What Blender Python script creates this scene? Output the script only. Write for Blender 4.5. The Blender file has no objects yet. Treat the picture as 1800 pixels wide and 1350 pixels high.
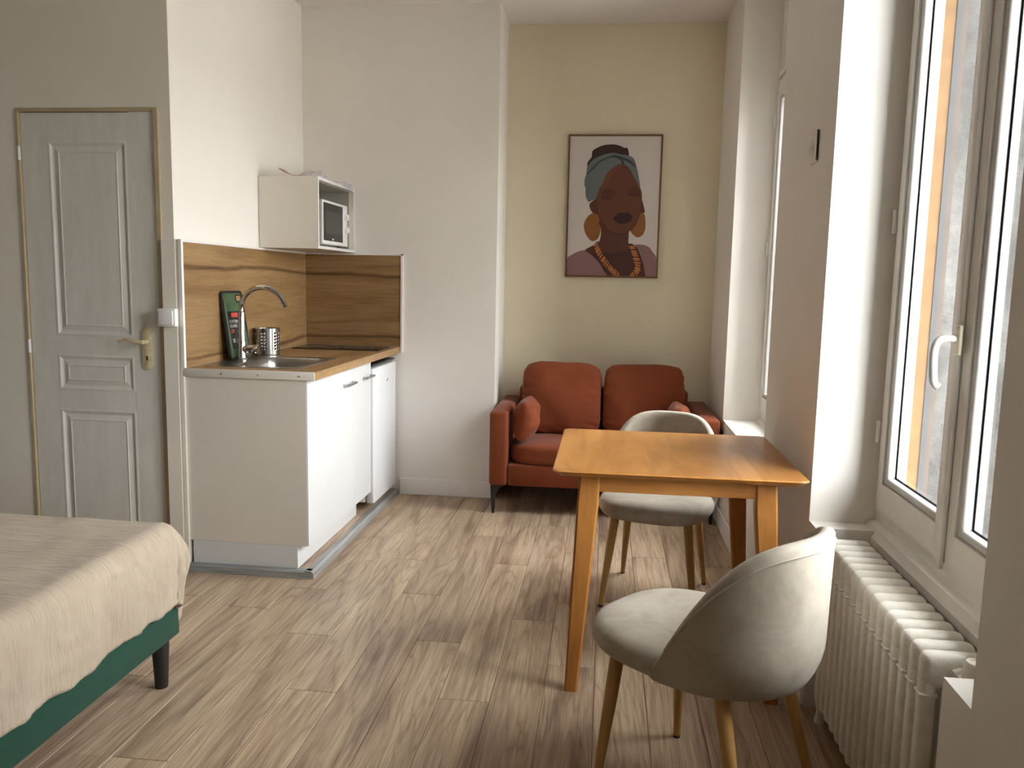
import bpy, bmesh, math, random
from mathutils import Vector, Matrix, noise
random.seed(7)
sc = bpy.context.scene
COL = sc.collection
PI = math.pi

# ------------------------------------------------------------------ camera
CAM_H = 1.3479
def cam_matrix():
    y, p, r = math.radians(6.4886), math.radians(7.1687), math.radians(1.1653)
    fwd = Vector((-math.sin(y)*math.cos(p), math.cos(y)*math.cos(p), -math.sin(p)))
    right = Vector((math.cos(y), math.sin(y), 0)); up = right.cross(fwd)
    r2 = right*math.cos(r) + up*math.sin(r); u2 = -right*math.sin(r) + up*math.cos(r)
    m = Matrix((r2, u2, -fwd)).transposed().to_4x4()
    m.translation = (0, 0, CAM_H)
    return m
cam_d = bpy.data.cameras.new('camera'); cam_d.sensor_width = 36; cam_d.lens = 1419.6/1800*36
cam_d.clip_start = 0.02
cam = bpy.data.objects.new('camera', cam_d); COL.objects.link(cam); cam.matrix_world = cam_matrix(); sc.camera = cam

# ------------------------------------------------------------------ world: overcast sky
w = bpy.data.worlds.new('overcast_sky'); sc.world = w; w.use_nodes = True
nt = w.node_tree; nt.nodes.clear()
tc = nt.nodes.new('ShaderNodeTexCoord'); sp = nt.nodes.new('ShaderNodeSeparateXYZ'); nt.links.new(tc.outputs['Generated'], sp.inputs[0])
rp = nt.nodes.new('ShaderNodeValToRGB'); nt.links.new(sp.outputs['Z'], rp.inputs[0])
rp.color_ramp.elements[0].position = 0.0; rp.color_ramp.elements[0].color = (0.66, 0.67, 0.69, 1)
rp.color_ramp.elements[1].position = 1.0; rp.color_ramp.elements[1].color = (1.0, 1.0, 1.02, 1)
bg = nt.nodes.new('ShaderNodeBackground'); bg.inputs['Strength'].default_value = 30.0
nt.links.new(rp.outputs[0], bg.inputs[0])
wo = nt.nodes.new('ShaderNodeOutputWorld'); nt.links.new(bg.outputs[0], wo.inputs[0])

# light portals in the two window openings and the added third one (they only guide the sky light in)
def portal(y0, y1, z0, z1, x=0.99):
    l = bpy.data.lights.new('window_portal', 'AREA'); l.shape = 'RECTANGLE'; l.size = z1-z0; l.size_y = y1-y0
    l.cycles.is_portal = True
    o = bpy.data.objects.new('window_portal', l); COL.objects.link(o)
    o.location = (x, (y0+y1)/2, (z0+z1)/2); o.rotation_euler = (0, PI/2, 0)
portal(1.50, 2.63, 0.68, 2.44); portal(3.49, 4.62, 0.68, 2.44); portal(-2.1, -1.0, 0.68, 2.44)

sc.view_settings.view_transform = 'Standard'; sc.view_settings.look = 'None'
sc.view_settings.gamma = 1.0; sc.view_settings.use_curve_mapping = False
sc.view_settings.exposure = 0.0
sc.cycles.max_bounces = 12; sc.cycles.diffuse_bounces = 8; sc.cycles.transparent_max_bounces = 12
sc.cycles.caustics_reflective = False; sc.cycles.caustics_refractive = False

# ------------------------------------------------------------------ materials
def srgb(r, g, b):
    f = lambda c: (c/12.92 if c <= .04045 else ((c+.055)/1.055)**2.4)
    return tuple(f(v/255) for v in (r, g, b))
class NT:
    def __init__(s, name):
        s.m = bpy.data.materials.new(name); s.m.use_nodes = True
        s.t = s.m.node_tree; s.b = s.t.nodes['Principled BSDF']; s.out = s.t.nodes['Material Output']
    def n(s, typ, **kw):
        n = s.t.nodes.new(typ)
        for k, v in kw.items(): setattr(n, k, v)
        return n
    def l(s, a, b): s.t.links.new(a, b)
    def coords(s, scale=(1, 1, 1), kind='Object', rnd=False):
        c = s.n('ShaderNodeTexCoord'); mp = s.n('ShaderNodeMapping'); mp.inputs['Scale'].default_value = scale
        if rnd:
            oi = s.n('ShaderNodeObjectInfo'); mu = s.n('ShaderNodeVectorMath', operation='SCALE'); mu.inputs[0].default_value = (37, 91, 53)
            s.l(oi.outputs['Random'], mu.inputs['Scale']); ad = s.n('ShaderNodeVectorMath', operation='ADD')
            s.l(c.outputs[kind], ad.inputs[0]); s.l(mu.outputs[0], ad.inputs[1]); s.l(ad.outputs[0], mp.inputs['Vector'])
        else: s.l(c.outputs[kind], mp.inputs['Vector'])
        return mp.outputs[0]
    def noise(s, vec, scale, detail=4, rough=.5, dist=0):
        n = s.n('ShaderNodeTexNoise'); s.l(vec, n.inputs['Vector'])
        n.inputs['Scale'].default_value = scale; n.inputs['Detail'].default_value = detail
        n.inputs['Roughness'].default_value = rough; n.inputs['Distortion'].default_value = dist
        return n.outputs['Fac']
    def ramp(s, fac, stops):
        r = s.n('ShaderNodeValToRGB'); s.l(fac, r.inputs[0]); e = r.color_ramp.elements
        while len(e) < len(stops): e.new(.5)
        for k, (p, c) in enumerate(stops): e[k].position = p; e[k].color = (*c, 1) if len(c) == 3 else c
        return r.outputs[0]
    def mix(s, f, a, b, mode='MIX'):
        m = s.n('ShaderNodeMix', data_type='RGBA', blend_type=mode)
        if isinstance(f, (int, float)): m.inputs[0].default_value = f
        else: s.l(f, m.inputs[0])
        for i, v in ((6, a), (7, b)):
            if isinstance(v, tuple): m.inputs[i].default_value = (*v, 1) if len(v) == 3 else v
            else: s.l(v, m.inputs[i])
        return m.outputs[2]
    def bump(s, h, strength=.2, dist=.01):
        b = s.n('ShaderNodeBump'); b.inputs['Strength'].default_value = strength; b.inputs['Distance'].default_value = dist
        s.l(h, b.inputs['Height']); s.l(b.outputs[0], s.b.inputs['Normal'])
    def base(s, c):
        if isinstance(c, tuple): s.b.inputs['Base Color'].default_value = (*c, 1)
        else: s.l(c, s.b.inputs['Base Color'])
    def set(s, **kw):
        for k, v in kw.items(): s.b.inputs[k.replace('_', ' ')].default_value = v

def plain(name, c, rough=.5, metal=0, var=.04, nscale=12, bump=0, bscale=80, **kw):
    m = NT(name); v = m.coords()
    f = m.noise(v, nscale, 3)
    hi = tuple(min(1, x*(1+var)) for x in c); lo = tuple(x*(1-var) for x in c)
    m.base(m.ramp(f, [(.3, lo), (.7, hi)])); m.set(Roughness=rough, Metallic=metal, **kw)
    if bump: m.bump(m.noise(v, bscale, 3), bump, .002)
    return m.m
def paint(name, c, blot=.03):
    m = NT(name); v = m.coords()
    f = m.noise(v, 1.6, 4, .6); hi = tuple(min(1, x*(1+blot)) for x in c); lo = tuple(x*(1-blot) for x in c)
    m.base(m.ramp(f, [(.3, lo), (.7, hi)])); m.set(Roughness=.7); m.set(**{'Specular IOR Level': .25})
    m.bump(m.noise(v, 140, 3), .10, .002)
    return m.m
def wood(name, light, mid, dark, axis='y', stretch=.09, scale=7, rnd=False, rough=.45, streak=.5, bump=.06, tone=0.0, knots=False):
    m = NT(name); sx = {'x': (stretch, 1, 1), 'y': (1, stretch, 1), 'z': (1, 1, stretch)}[axis]
    v = m.coords(sx, rnd=rnd)
    a = m.noise(v, scale, 5, .55, 1.3)
    fine = m.noise(v, scale*9, 4, .65, .3)
    c1 = m.ramp(a, [(.30, dark), (.47, mid), (.66, light)])
    c2 = m.ramp(fine, [(.30, (1-streak,)*3), (.58, (1, 1, 1))])
    c = m.mix(.8, c1, c2, 'MULTIPLY')
    if knots:
        v2 = m.coords({'x': (.35, 1, 1), 'y': (1, .35, 1), 'z': (1, 1, .35)}[axis], rnd=rnd)
        vo = m.n('ShaderNodeTexVoronoi'); m.l(v2, vo.inputs['Vector']); vo.inputs['Scale'].default_value = 3.0
        k = m.ramp(vo.outputs['Distance'], [(.02, (.45, .36, .3)), (.16, (1, 1, 1))]); c = m.mix(.8, c, k, 'MULTIPLY')
        # dark wandering cracks
        wv = m.n('ShaderNodeTexWave', wave_type='BANDS', bands_direction='Z'); m.l(m.coords((.25, .25, 1)), wv.inputs['Vector']); wv.inputs['Phase Offset'].default_value = -.76
        wv.inputs['Scale'].default_value = .8; wv.inputs['Distortion'].default_value = 1.2; wv.inputs['Detail'].default_value = 4; wv.inputs['Detail Scale'].default_value = 3
        k2 = m.ramp(wv.outputs['Fac'], [(0.0, (.30, .22, .17)), (.010, (1, 1, 1))]); c = m.mix(.75, c, k2, 'MULTIPLY')
    if tone:
        oi = m.n('ShaderNodeObjectInfo')
        t = m.ramp(oi.outputs['Random'], [(0, (1-tone, 1-tone*1.1, 1-tone*1.2)), (1, (1+tone, 1+tone, 1+tone*.9))]); c = m.mix(1.0, c, t, 'MULTIPLY')
    m.base(c); m.set(Roughness=rough); m.bump(fine, bump, .002)
    return m.m
def fabric(name, c, var=.08, sheen=.3, weave=900, nscale=5, bump=.25):
    m = NT(name); v = m.coords()
    f = m.noise(v, nscale, 5, .6); hi = tuple(min(1, x*(1+var)) for x in c); lo = tuple(x*(1-var) for x in c)
    m.base(m.ramp(f, [(.3, lo), (.7, hi)])); m.set(Roughness=.9); m.set(**{'Sheen Weight': sheen, 'Sheen Roughness': .4, 'Specular IOR Level': .2})
    m.bump(m.noise(v, weave, 2), bump, .001)
    return m.m

M = {}
M['white'] = paint('white_wall_paint', (.765, .73, .68))
M['ceiling'] = paint('ceiling_paint', (.72,.68,.65))
M['door_wall'] = paint('door_wall_paint', (.78, .735, .645))
M['olive'] = paint('olive_wall_paint', (.72, .66, .50))
M['taupe'] = paint('low_bounce_dark', (.07, .06, .05))  # unseen walls made dark so that less light bounces back
M['reveal'] = paint('white_gloss_paint', (.80, .79, .78))
M['trim'] = plain('white_trim', (.78, .75, .72), .45, var=.03)
M['door'] = NT('brushed_door_paint')
_d = M['door']; _v = _d.coords((1, 1, .25)); _f = _d.noise(_v, 14, 5, .65)
_d.base(_d.ramp(_f, [(.3, (.64, .61, .55)), (.7, (.74, .72, .67))])); _d.set(Roughness=.42); _d.bump(_d.noise(_v, 60, 3), .12, .002); M['door'] = _d.m
M['beige'] = plain('beige_frame_paint', (.47, .38, .23), .5, var=.08)
M['cream'] = plain('cream_painted_metal', (.62, .52, .33), .4, var=.15, nscale=60)
M['lam'] = plain('white_laminate', (.66, .665, .66), .35, var=.01)
M['lamside'] = plain('greige_laminate', (.70, .655, .575), .4, var=.015)
M['lining'] = plain('cabinet_inside_shade', (.36, .34, .30), .5, var=.02)  # shade inside the wall cabinet, put into the colour
M['fridge'] = plain('white_enamel', (.76, .77, .79), .28, var=.01)
M['plastic'] = plain('white_plastic', (.78, .77, .76), .3, var=.01)
M['dark'] = plain('black_plastic', (.02, .02, .02), .35)
M['blackglass'] = plain('black_glass', (.012, .011, .010), .12, var=.02, **{'Specular IOR Level': .35})
M['mwwin'] = plain('microwave_window', (.045, .047, .035), .25, **{'Specular IOR Level': .3})
M['steel'] = plain('brushed_steel', (.36, .35, .335), .24, 1.0, var=.05, nscale=40)
M['sink'] = plain('sink_steel', (.40, .385, .36), .30, 1.0, var=.08, nscale=20)
M['chrome'] = plain('chrome', (.55, .54, .53), .07, 1.0, var=.01)
M['alu'] = wood('grey_edge_profile', (.42, .42, .42), (.33, .33, .32), (.22, .22, .21), 'y', .05, 9, rough=.4)
M['alux'] = wood('grey_edge_profile_across', (.42, .42, .42), (.33, .33, .32), (.22, .22, .21), 'x', .05, 9, rough=.4)
M['nickel'] = plain('nickel', (.5, .48, .46), .3, 1.0)
_d = NT('oak_laminate')
def _plank(_d):
    tcn = _d.coords((1, 1, 1), rnd=True); st = _d.coords((1, .10, 1), rnd=True); st2 = _d.coords((1, .028, 1), rnd=True)
    ring = _d.noise(st, 5.5, 3, .5, .9)
    mu = _d.n('ShaderNodeMath', operation='MULTIPLY'); _d.l(ring, mu.inputs[0]); mu.inputs[1].default_value = 11
    fr = _d.n('ShaderNodeMath', operation='PINGPONG'); _d.l(mu.outputs[0], fr.inputs[0]); fr.inputs[1].default_value = .5
    lines = _d.ramp(fr.outputs[0], [(0, (.72, .67, .63)), (.10, (.90, .885, .87)), (.3, (1, 1, 1)), (.46, (1.0, .99, .97)), (.5, (1.08, 1.07, 1.05))])
    tone = _d.ramp(_d.noise(st, 9, 6, .62, 1.2), [(.33, (.290, .208, .152)), (.45, (.415, .317, .228)), (.60, (.515, .408, .295))])
    fib = _d.ramp(_d.noise(st2, 150, 3, .6), [(.34, (.74, .70, .67)), (.56, (1, 1, 1)), (.75, (1.07, 1.06, 1.03))])
    br = _d.n('ShaderNodeTexBrick'); rot = _d.n('ShaderNodeMapping'); rot.inputs['Rotation'].default_value = (0, 0, PI/2); _d.l(tcn, rot.inputs[0]); _d.l(rot.outputs[0], br.inputs['Vector'])
    br.inputs['Scale'].default_value = 1; br.inputs['Mortar Size'].default_value = 0; br.inputs['Brick Width'].default_value = 1.05; br.inputs['Row Height'].default_value = .083; br.offset = .4
    br.inputs['Color1'].default_value = (.90, .86, .83, 1); br.inputs['Color2'].default_value = (1.06, 1.06, 1.04, 1)
    vo = _d.n('ShaderNodeTexVoronoi'); _d.l(_d.coords((1, .30, 1), rnd=True), vo.inputs['Vector']); vo.inputs['Scale'].default_value = 2.6
    kn = _d.ramp(vo.outputs['Distance'], [(.015, (.45, .36, .30)), (.10, (.92, .9, .88)), (.14, (1, 1, 1))])
    c = _d.mix(1, tone, lines, 'MULTIPLY'); c = _d.mix(1, c, fib, 'MULTIPLY'); c = _d.mix(.9, c, br.outputs['Color'], 'MULTIPLY'); c = _d.mix(.8, c, kn, 'MULTIPLY')
    oi = _d.n('ShaderNodeObjectInfo'); c = _d.mix(1, c, _d.ramp(oi.outputs['Random'], [(0, (.88, .86, .85)), (1, (1.10, 1.09, 1.06))]), 'MULTIPLY')
    _d.base(c); _d.set(Roughness=.40); _d.bump(_d.noise(st2, 150, 3, .6), .05, .002); return _d.m
M['plank'] = _plank(_d)
M['oak_x'] = wood('oak_decor', (.335, .205, .090), (.285, .165, .068), (.205, .112, .044), 'y', .07, 9, True, .45, .35, .05, 0, True)
M['oak_y'] = wood('oak_decor_across', (.335, .205, .090), (.285, .165, .068), (.205, .112, .044), 'x', .07, 9, True, .45, .35, .05, 0, True)
M['oak_top'] = wood('oak_worktop', (.40, .245, .105), (.34, .20, .085), (.25, .14, .055), 'y', .12, 10, False, .4, .35)
M['honey'] = wood('honey_wood', (.47, .200, .046), (.41, .165, .036), (.33, .125, .026), 'z', .12, 10, True, .38, .18, .03, .05)
M['honey_x'] = wood('honey_wood_across', (.47, .200, .046), (.41, .165, .036), (.33, .125, .026), 'x', .12, 10, True, .38, .18, .03)
M['leg'] = wood('beech_printed_leg', (.50, .29, .095), (.43, .24, .07), (.34, .18, .05), 'z', .08, 14, True, .38, .2, .03)
M['rust'] = fabric('rust_fabric', (.205, .050, .019), .10, .15)
M['velvet'] = NT('taupe_velvet')
_d = M['velvet']; _v = _d.coords(); _f = _d.noise(_v, 6, 5, .65, .9); _f2 = _d.noise(_v, 38, 3, .6)
_c = _d.ramp(_f, [(.28, (.33, .285, .225)), (.5, (.42, .37, .30)), (.72, (.48, .435, .37))]); _c = _d.mix(.35, _c, _d.ramp(_f2, [(.3, (.8, .8, .8)), (.7, (1, 1, 1))]), 'MULTIPLY')
_d.base(_c); _d.set(Roughness=.75); _d.set(**{'Sheen Weight': .12, 'Sheen Roughness': .4, 'Specular IOR Level': .2}); _d.bump(_d.noise(_v, 500, 2), .15, .001); M['velvet'] = _d.m
M['green'] = fabric('green_velvet', (.013, .052, .033), .10, .10)
M['black'] = plain('black_lacquer', (.012, .012, .012), .45)
M['blackmetal'] = plain('black_metal', (.015, .015, .016), .5)
M['radiator'] = NT('radiator_enamel')
_d = M['radiator']; _v = _d.coords(); _d.base(_d.ramp(_d.noise(_v, 30, 4, .6), [(.3, (.70, .655, .58)), (.65, (.78, .745, .68))])); _d.set(Roughness=.22); _d.bump(_d.noise(_v, 70, 4, .6), .35, .004); M['radiator'] = _d.m
M['pvc'] = plain('white_pvc', (.74, .715, .67), .3, var=.03)
M['bead'] = plain('glazing_bead', (.50, .49, .47), .25, var=.02)
M['ochre'] = plain('ochre_render', (.19, .105, .040), .7, var=.15, nscale=20)
M['slate'] = plain('grey_strip', (.05, .053, .057), .6, var=.1)
M['brownstrip'] = plain('brown_strip', (.085, .06, .048), .7, var=.15)
M['wallboard'] = plain('board_green', (.060, .115, .048), .5, var=.04)
M['red'] = plain('label_red', (.62, .07, .05), .5)
M['ink_white'] = plain('label_white', (.75, .75, .75), .5)
M['label'] = plain('label_black', (.018, .016, .016), .4)
M['bag'] = NT('clear_plastic_bag')
_d = M['bag']; _d.base((.62, .58, .62)); _d.set(Roughness=.25); _d.set(**{'Alpha': .55}); M['bag'] = _d.m
M['paperred'] = plain('leaflet', (.35, .12, .10), .5, var=.2)
# muslin bedspread
_d = NT('crinkled_muslin'); _v = _d.coords()
_f = _d.noise(_v, 5, 5, .6); _d.base(_d.ramp(_f, [(.3, (.45, .36, .265)), (.7, (.52, .43, .325))]))
_d.set(Roughness=.95); _d.set(**{'Sheen Weight': .15, 'Specular IOR Level': .1})
_w = _d.noise(_d.coords((.14, 1, .10)), 85, 4, .6, .5); _w2 = _d.noise(_v, 700, 2)
_ad = _d.n('ShaderNodeMath', operation='MULTIPLY_ADD'); _d.l(_w2, _ad.inputs[0]); _ad.inputs[1].default_value = .25; _d.l(_w, _ad.inputs[2])
_d.bump(_ad.outputs[0], .8, .012); M['muslin'] = _d.m
# concrete
_d = NT('weathered_concrete'); _v = _d.coords()
_c = _d.ramp(_d.noise(_v, 2.6, 8, .68, .3), [(.32, (.03, .029, .027)), (.5, (.075, .073, .070)), (.68, (.13, .128, .123))])
_c = _d.mix(.7, _c, _d.ramp(_d.noise(_v, 16, 6, .7), [(.35, (.45, .44, .42)), (.6, (1, 1, 1))]), 'MULTIPLY')
_d.base(_c); _d.set(Roughness=.9); _d.bump(_d.noise(_v, 12, 6, .7), .5, .02); M['concrete'] = _d.m
M['ground'] = plain('courtyard_paving', (.42, .41, .39), .9, var=.2, nscale=2)
M['facade'] = plain('pale_facade', (.60, .57, .52), .9, var=.08, nscale=1)
# window glass: thin pane = mostly straight through, a little mirror
_d = NT('window_glass'); _tr = _d.n('ShaderNodeBsdfTransparent'); _tr.inputs[0].default_value = (.95, .965, .96, 1)
_gl = _d.n('ShaderNodeBsdfGlossy'); _gl.inputs['Roughness'].default_value = .02; _fr = _d.n('ShaderNodeFresnel'); _fr.inputs[0].default_value = 1.45
_ge = _d.n('ShaderNodeNewGeometry'); _ml = _d.n('ShaderNodeMath', operation='MULTIPLY_ADD'); _d.l(_ge.outputs['Backfacing'], _ml.inputs[0]); _ml.inputs[1].default_value = -1; _ml.inputs[2].default_value = 1
_m2 = _d.n('ShaderNodeMath', operation='MULTIPLY'); _d.l(_fr.outputs[0], _m2.inputs[0]); _d.l(_ml.outputs[0], _m2.inputs[1])
_mx = _d.n('ShaderNodeMixShader'); _d.l(_m2.outputs[0], _mx.inputs[0]); _d.l(_tr.outputs[0], _mx.inputs[1]); _d.l(_gl.outputs[0], _mx.inputs[2]); _d.l(_mx.outputs[0], _d.out.inputs[0]); M['glass'] = _d.m

# ------------------------------------------------------------------ mesh helpers
class MB:
    def __init__(s): s.bm = bmesh.new(); s.mi = 0
    def _setmi(s, faces):
        for f in faces: f.material_index = s.mi
    def box(s, x0, x1, y0, y1, z0, z1, bev=0, seg=2, mat=None):
        bm = s.bm
        vs = [bm.verts.new(p) for p in ((x0,y0,z0),(x1,y0,z0),(x1,y1,z0),(x0,y1,z0),(x0,y0,z1),(x1,y0,z1),(x1,y1,z1),(x0,y1,z1))]
        if mat is not None:
            for v in vs: v.co = mat @ v.co
        fs = [bm.faces.new([vs[i] for i in q]) for q in ((3,2,1,0),(4,5,6,7),(0,1,5,4),(1,2,6,5),(2,3,7,6),(3,0,4,7))]
        s._setmi(fs)
        if bev:
            es = list({e for f in fs for e in f.edges})
            r = bmesh.ops.bevel(bm, geom=es, offset=bev, segments=seg, profile=.5, affect='EDGES', clamp_overlap=True)
            s._setmi(r['faces'])
        return s
    def loft(s, rings, caps=True, closed=True):
        bm = s.bm; R = [[bm.verts.new(p) for p in ring] for ring in rings]; n = len(R[0]); fs = []
        for a, b in zip(R, R[1:]):
            for i in range(n if closed else n-1):
                j = (i+1) % n; fs.append(bm.faces.new((a[i], a[j], b[j], b[i])))
        if caps and closed:
            fs.append(bm.faces.new(R[0][::-1])); fs.append(bm.faces.new(R[-1]))
        s._setmi(fs); return s
    def tube(s, pts, rad, seg=12, caps=True):
        pts = [Vector(p) for p in pts]; n = len(pts)
        if not hasattr(rad, '__len__'): rad = [rad]*n
        rings = []; nrm = None
        for i, p in enumerate(pts):
            t = (pts[min(i+1, n-1)] - pts[max(i-1, 0)]).normalized()
            if nrm is None:
                a = Vector((0, 0, 1)) if abs(t.z) < .9 else Vector((1, 0, 0)); nrm = (a - t*a.dot(t)).normalized()
            else: nrm = (nrm - t*nrm.dot(t)).normalized()
            b = t.cross(nrm)
            rings.append([p + (nrm*math.cos(2*PI*k/seg) + b*math.sin(2*PI*k/seg))*rad[i] for k in range(seg)])
        return s.loft(rings, caps)
    def lathe(s, prof, c=(0, 0, 0), seg=32, axis='z', caps=True):
        rings = []
        for r, h in prof:
            ring = []
            for k in range(seg):
                a = 2*PI*k/seg; u, v = r*math.cos(a), r*math.sin(a)
                ring.append({'z': (c[0]+u, c[1]+v, c[2]+h), 'x': (c[0]+h, c[1]+u, c[2]+v), 'y': (c[0]+v, c[1]+h, c[2]+u)}[axis])
            rings.append(ring)
        return s.loft(rings, caps)
    def prism(s, poly, a0, a1, axis='y', bev=0):
        # poly in the two other axes
        f = {'y': lambda p, a: (p[0], a, p[1]), 'x': lambda p, a: (a, p[0], p[1]), 'z': lambda p, a: (p[0], p[1], a)}[axis]
        bm = s.bm; A = [bm.verts.new(f(p, a0)) for p in poly]; B = [bm.verts.new(f(p, a1)) for p in poly]; n = len(poly); fs = []
        for i in range(n): fs.append(bm.faces.new((A[i], A[(i+1) % n], B[(i+1) % n], B[i])))
        fs.append(bm.faces.new(A[::-1])); fs.append(bm.faces.new(B)); s._setmi(fs)
        if bev: 
            es = list({e for f in fs for e in f.edges}); r = bmesh.ops.bevel(bm, geom=es, offset=bev, segments=2, profile=.5, affect='EDGES', clamp_overlap=True); s._setmi(r['faces'])
        return s
    def grid(s, f, nu, nv, wrap=False):
        bm = s.bm; V = [[bm.verts.new(f(i/nu, j/nv)) for j in range(nv+1)] for i in range(nu+(0 if wrap else 1))]; fs = []
        m = len(V)
        for i in range(nu if wrap else nu):
            for j in range(nv):
                a, b = V[i % m], V[(i+1) % m]
                fs.append(bm.faces.new((a[j], b[j], b[j+1], a[j+1])))
        s._setmi(fs); return s
    def build(s, name, mat, parent=None, smooth=True, ang=40, flip=True):
        bm = s.bm
        if flip: bmesh.ops.recalc_face_normals(bm, faces=bm.faces)
        me = bpy.data.meshes.new(name); bm.to_mesh(me); bm.free()
        mats = mat if isinstance(mat, (list, tuple)) else [mat]
        for m in mats: me.materials.append(m)
        if smooth:
            for p in me.polygons: p.use_smooth = True
            try: me.set_sharp_from_angle(angle=math.radians(ang))
            except Exception: pass
        o = bpy.data.objects.new(name, me); COL.objects.link(o)
        if parent is not None:
            o.parent = parent
        return o
def empty(name, loc=(0, 0, 0), rz=0):
    o = bpy.data.objects.new(name, None); o.empty_display_size = .1; COL.objects.link(o); o.location = loc; o.rotation_euler = (0, 0, rz); return o
def tag(o, label, cat, group=None):
    o['label'] = label; o['category'] = cat
    if group: o['group'] = group
    return o
def struct(o): o['kind'] = 'structure'; return o
def origin(o, loc):
    """move a mesh object's origin without moving the mesh"""
    loc = Vector(loc); o.data.transform(Matrix.Translation(-loc)); o.location = loc; return o
def subsurf(o, lv=2):
    m = o.modifiers.new('subdivision', 'SUBSURF'); m.levels = lv; m.render_levels = lv; return o
def off(e):   # parent-space helper: build in world coords under an empty placed at e.location (no rotation)
    return Matrix.Translation(-e.location)
def part(mb, name, mat, e, **kw):
    """mesh written in world coordinates, parented under empty e (unrotated)"""
    o = mb.build(name, mat, None, **kw)
    p = e; t = Vector((0, 0, 0))
    while p is not None: t += p.location; p = p.parent
    o.data.transform(Matrix.Translation(-t)); o.parent = e; return o
def catmull(pts, n=6, closed=True):
    P = [Vector((*p, 0)) if len(p) == 2 else Vector(p) for p in pts]; N = len(P); out = []
    rng = range(N) if closed else range(N-1)
    for i in rng:
        g = (lambda k: P[k % N]) if closed else (lambda k: P[min(max(k, 0), N-1)])
        p0, p1, p2, p3 = g(i-1), g(i), g(i+1), g(i+2)
        for k in range(n):
            t = k/n; out.append(.5*((2*p1)+(p2-p0)*t+(2*p0-5*p1+4*p2-p3)*t*t+(3*p1-p0-3*p2+p3)*t**3))
    if not closed: out.append(P[-1])
    return out
def text_mesh(body, size, mat, name, parent, mw):
    cu = bpy.data.curves.new(name, 'FONT'); cu.body = body; cu.size = size; cu.extrude = .0002; cu.align_x = 'LEFT'
    o = bpy.data.objects.new(name, cu); COL.objects.link(o)
    dg = bpy.context.evaluated_depsgraph_get(); me = bpy.data.meshes.new_from_object(o.evaluated_get(dg))
    bpy.data.objects.remove(o); bpy.data.curves.remove(cu)
    me.transform(mw); me.materials.clear(); me.materials.append(mat)
    n = bpy.data.objects.new(name, me); COL.objects.link(n); n.parent = parent; return n

# ------------------------------------------------------------------ room shell
XR, ZC = .683, 2.965
YB, YN, XN = 4.904, 5.317, -.667
YD = 3.42
XO = 1.036
fl = struct(MB().box(-4.3, XR+.01, -2.3, 5.33, -.08, -.004).box(XR+.01, .886, 1.58, 2.58, -.08, -.004).build('floor', M['plank'], smooth=False))
struct(MB().box(-4.4, XO, -2.4, 5.5, ZC, ZC+.12).build('ceiling', M['ceiling'], smooth=False))
struct(MB().box(-1.95, XN, YB, 5.5, -.05, ZC).build('wall_back', M['white'], smooth=False))
struct(MB().box(XN, XO, YN, 5.5, -.05, ZC).build('wall_niche', M['olive'], smooth=False))
struct(MB().prism([(-2.1, YD+.005), (-1.903, YD+.005), (-1.876, YB), (-2.1, YB)], 0, ZC, 'z').build('wall_kitchen', M['white'], smooth=False))
DX0, DX1, DZ = -2.627, -1.957, 2.069
struct(MB().box(-4.3, DX0, YD, YD+.12, -.05, ZC).box(DX0, DX1, YD, YD+.12, DZ, ZC).box(DX0, DX1, YD+.092, YD+.12, -.05, DZ).box(DX1, -1.9035, YD, YD+.12, -.05, ZC).build('wall_door', M['door_wall'], smooth=False))
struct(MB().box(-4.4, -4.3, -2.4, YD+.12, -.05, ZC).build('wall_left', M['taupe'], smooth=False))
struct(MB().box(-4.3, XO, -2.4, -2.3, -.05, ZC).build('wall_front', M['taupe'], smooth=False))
W1a, W1b, W2a, W2b, ZS = 3.46, 4.646, 1.468, 2.657, .597
W3a, W3b = -2.15, -.95
mb = MB()
mb.box(XR, XO, -2.3, W3a, -.05, ZC).box(XR, XO, W3b, W2a, -.05, ZC)
mb.box(XR, XO, W2b, W1a, -.05, ZC).box(XR, XO, W1b, YN, -.05, ZC)
mb.box(XR, XO, W1a, W1b, -.05, ZS).box(XR, XO, W3a, W3b, -.05, ZS)
mb.box(.885, XO, W2a, W2b, -.05, ZS)
mb.box(XR, .885, 2.572, W2b, -.05, ZS).box(XR, .885, W2a, 1.59, -.05, ZS)
struct(mb.build('wall_right', M['white'], smooth=False))

# floor planks -------------------------------------------------------
PWID, PLEN = .168, 1.29
joints = {-3: 2.834, -1: 3.294, -2: 2.424, -4: 3.277, 1: 3.73, 0: 2.85, 2: 3.1}
full = None
for k in range(-15, 9):
    xa = -.668 + PWID*k; xb = xa + PWID
    if xa > XR: continue
    xb = min(xb, XR+.004)
    j0 = joints.get(k, (k*.47*PLEN) % PLEN + 2.2)
    ys = [j0 + i*PLEN for i in range(-4, 4)]
    for ya, yb in zip(ys, ys[1:]):
        lim = YN if xa > XN-.05 else YB
        ya, yb = max(ya, -.4), min(yb, lim+.005)
        if yb - ya < .05: continue
        if xb < -1.9 and ya > YD: continue
        g = .0009; L, Wd = yb-ya, xb-xa
        isfull = abs(L-PLEN) < 1e-4 and abs(Wd-PWID) < 1e-4
        if isfull and full: me = full
        else:
            t = MB(); t.box(-Wd/2+g, Wd/2-g, -L/2+g, L/2-g, -.006, 0, .0018, 1); o_ = t.build('plank', M['plank'], smooth=False)
            me = o_.data; bpy.data.objects.remove(o_)
            if isfull: full = me
        o = bpy.data.objects.new('plank', me); COL.objects.link(o); o.parent = fl; o.location = ((xa+xb)/2, (ya+yb)/2, 0)
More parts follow.
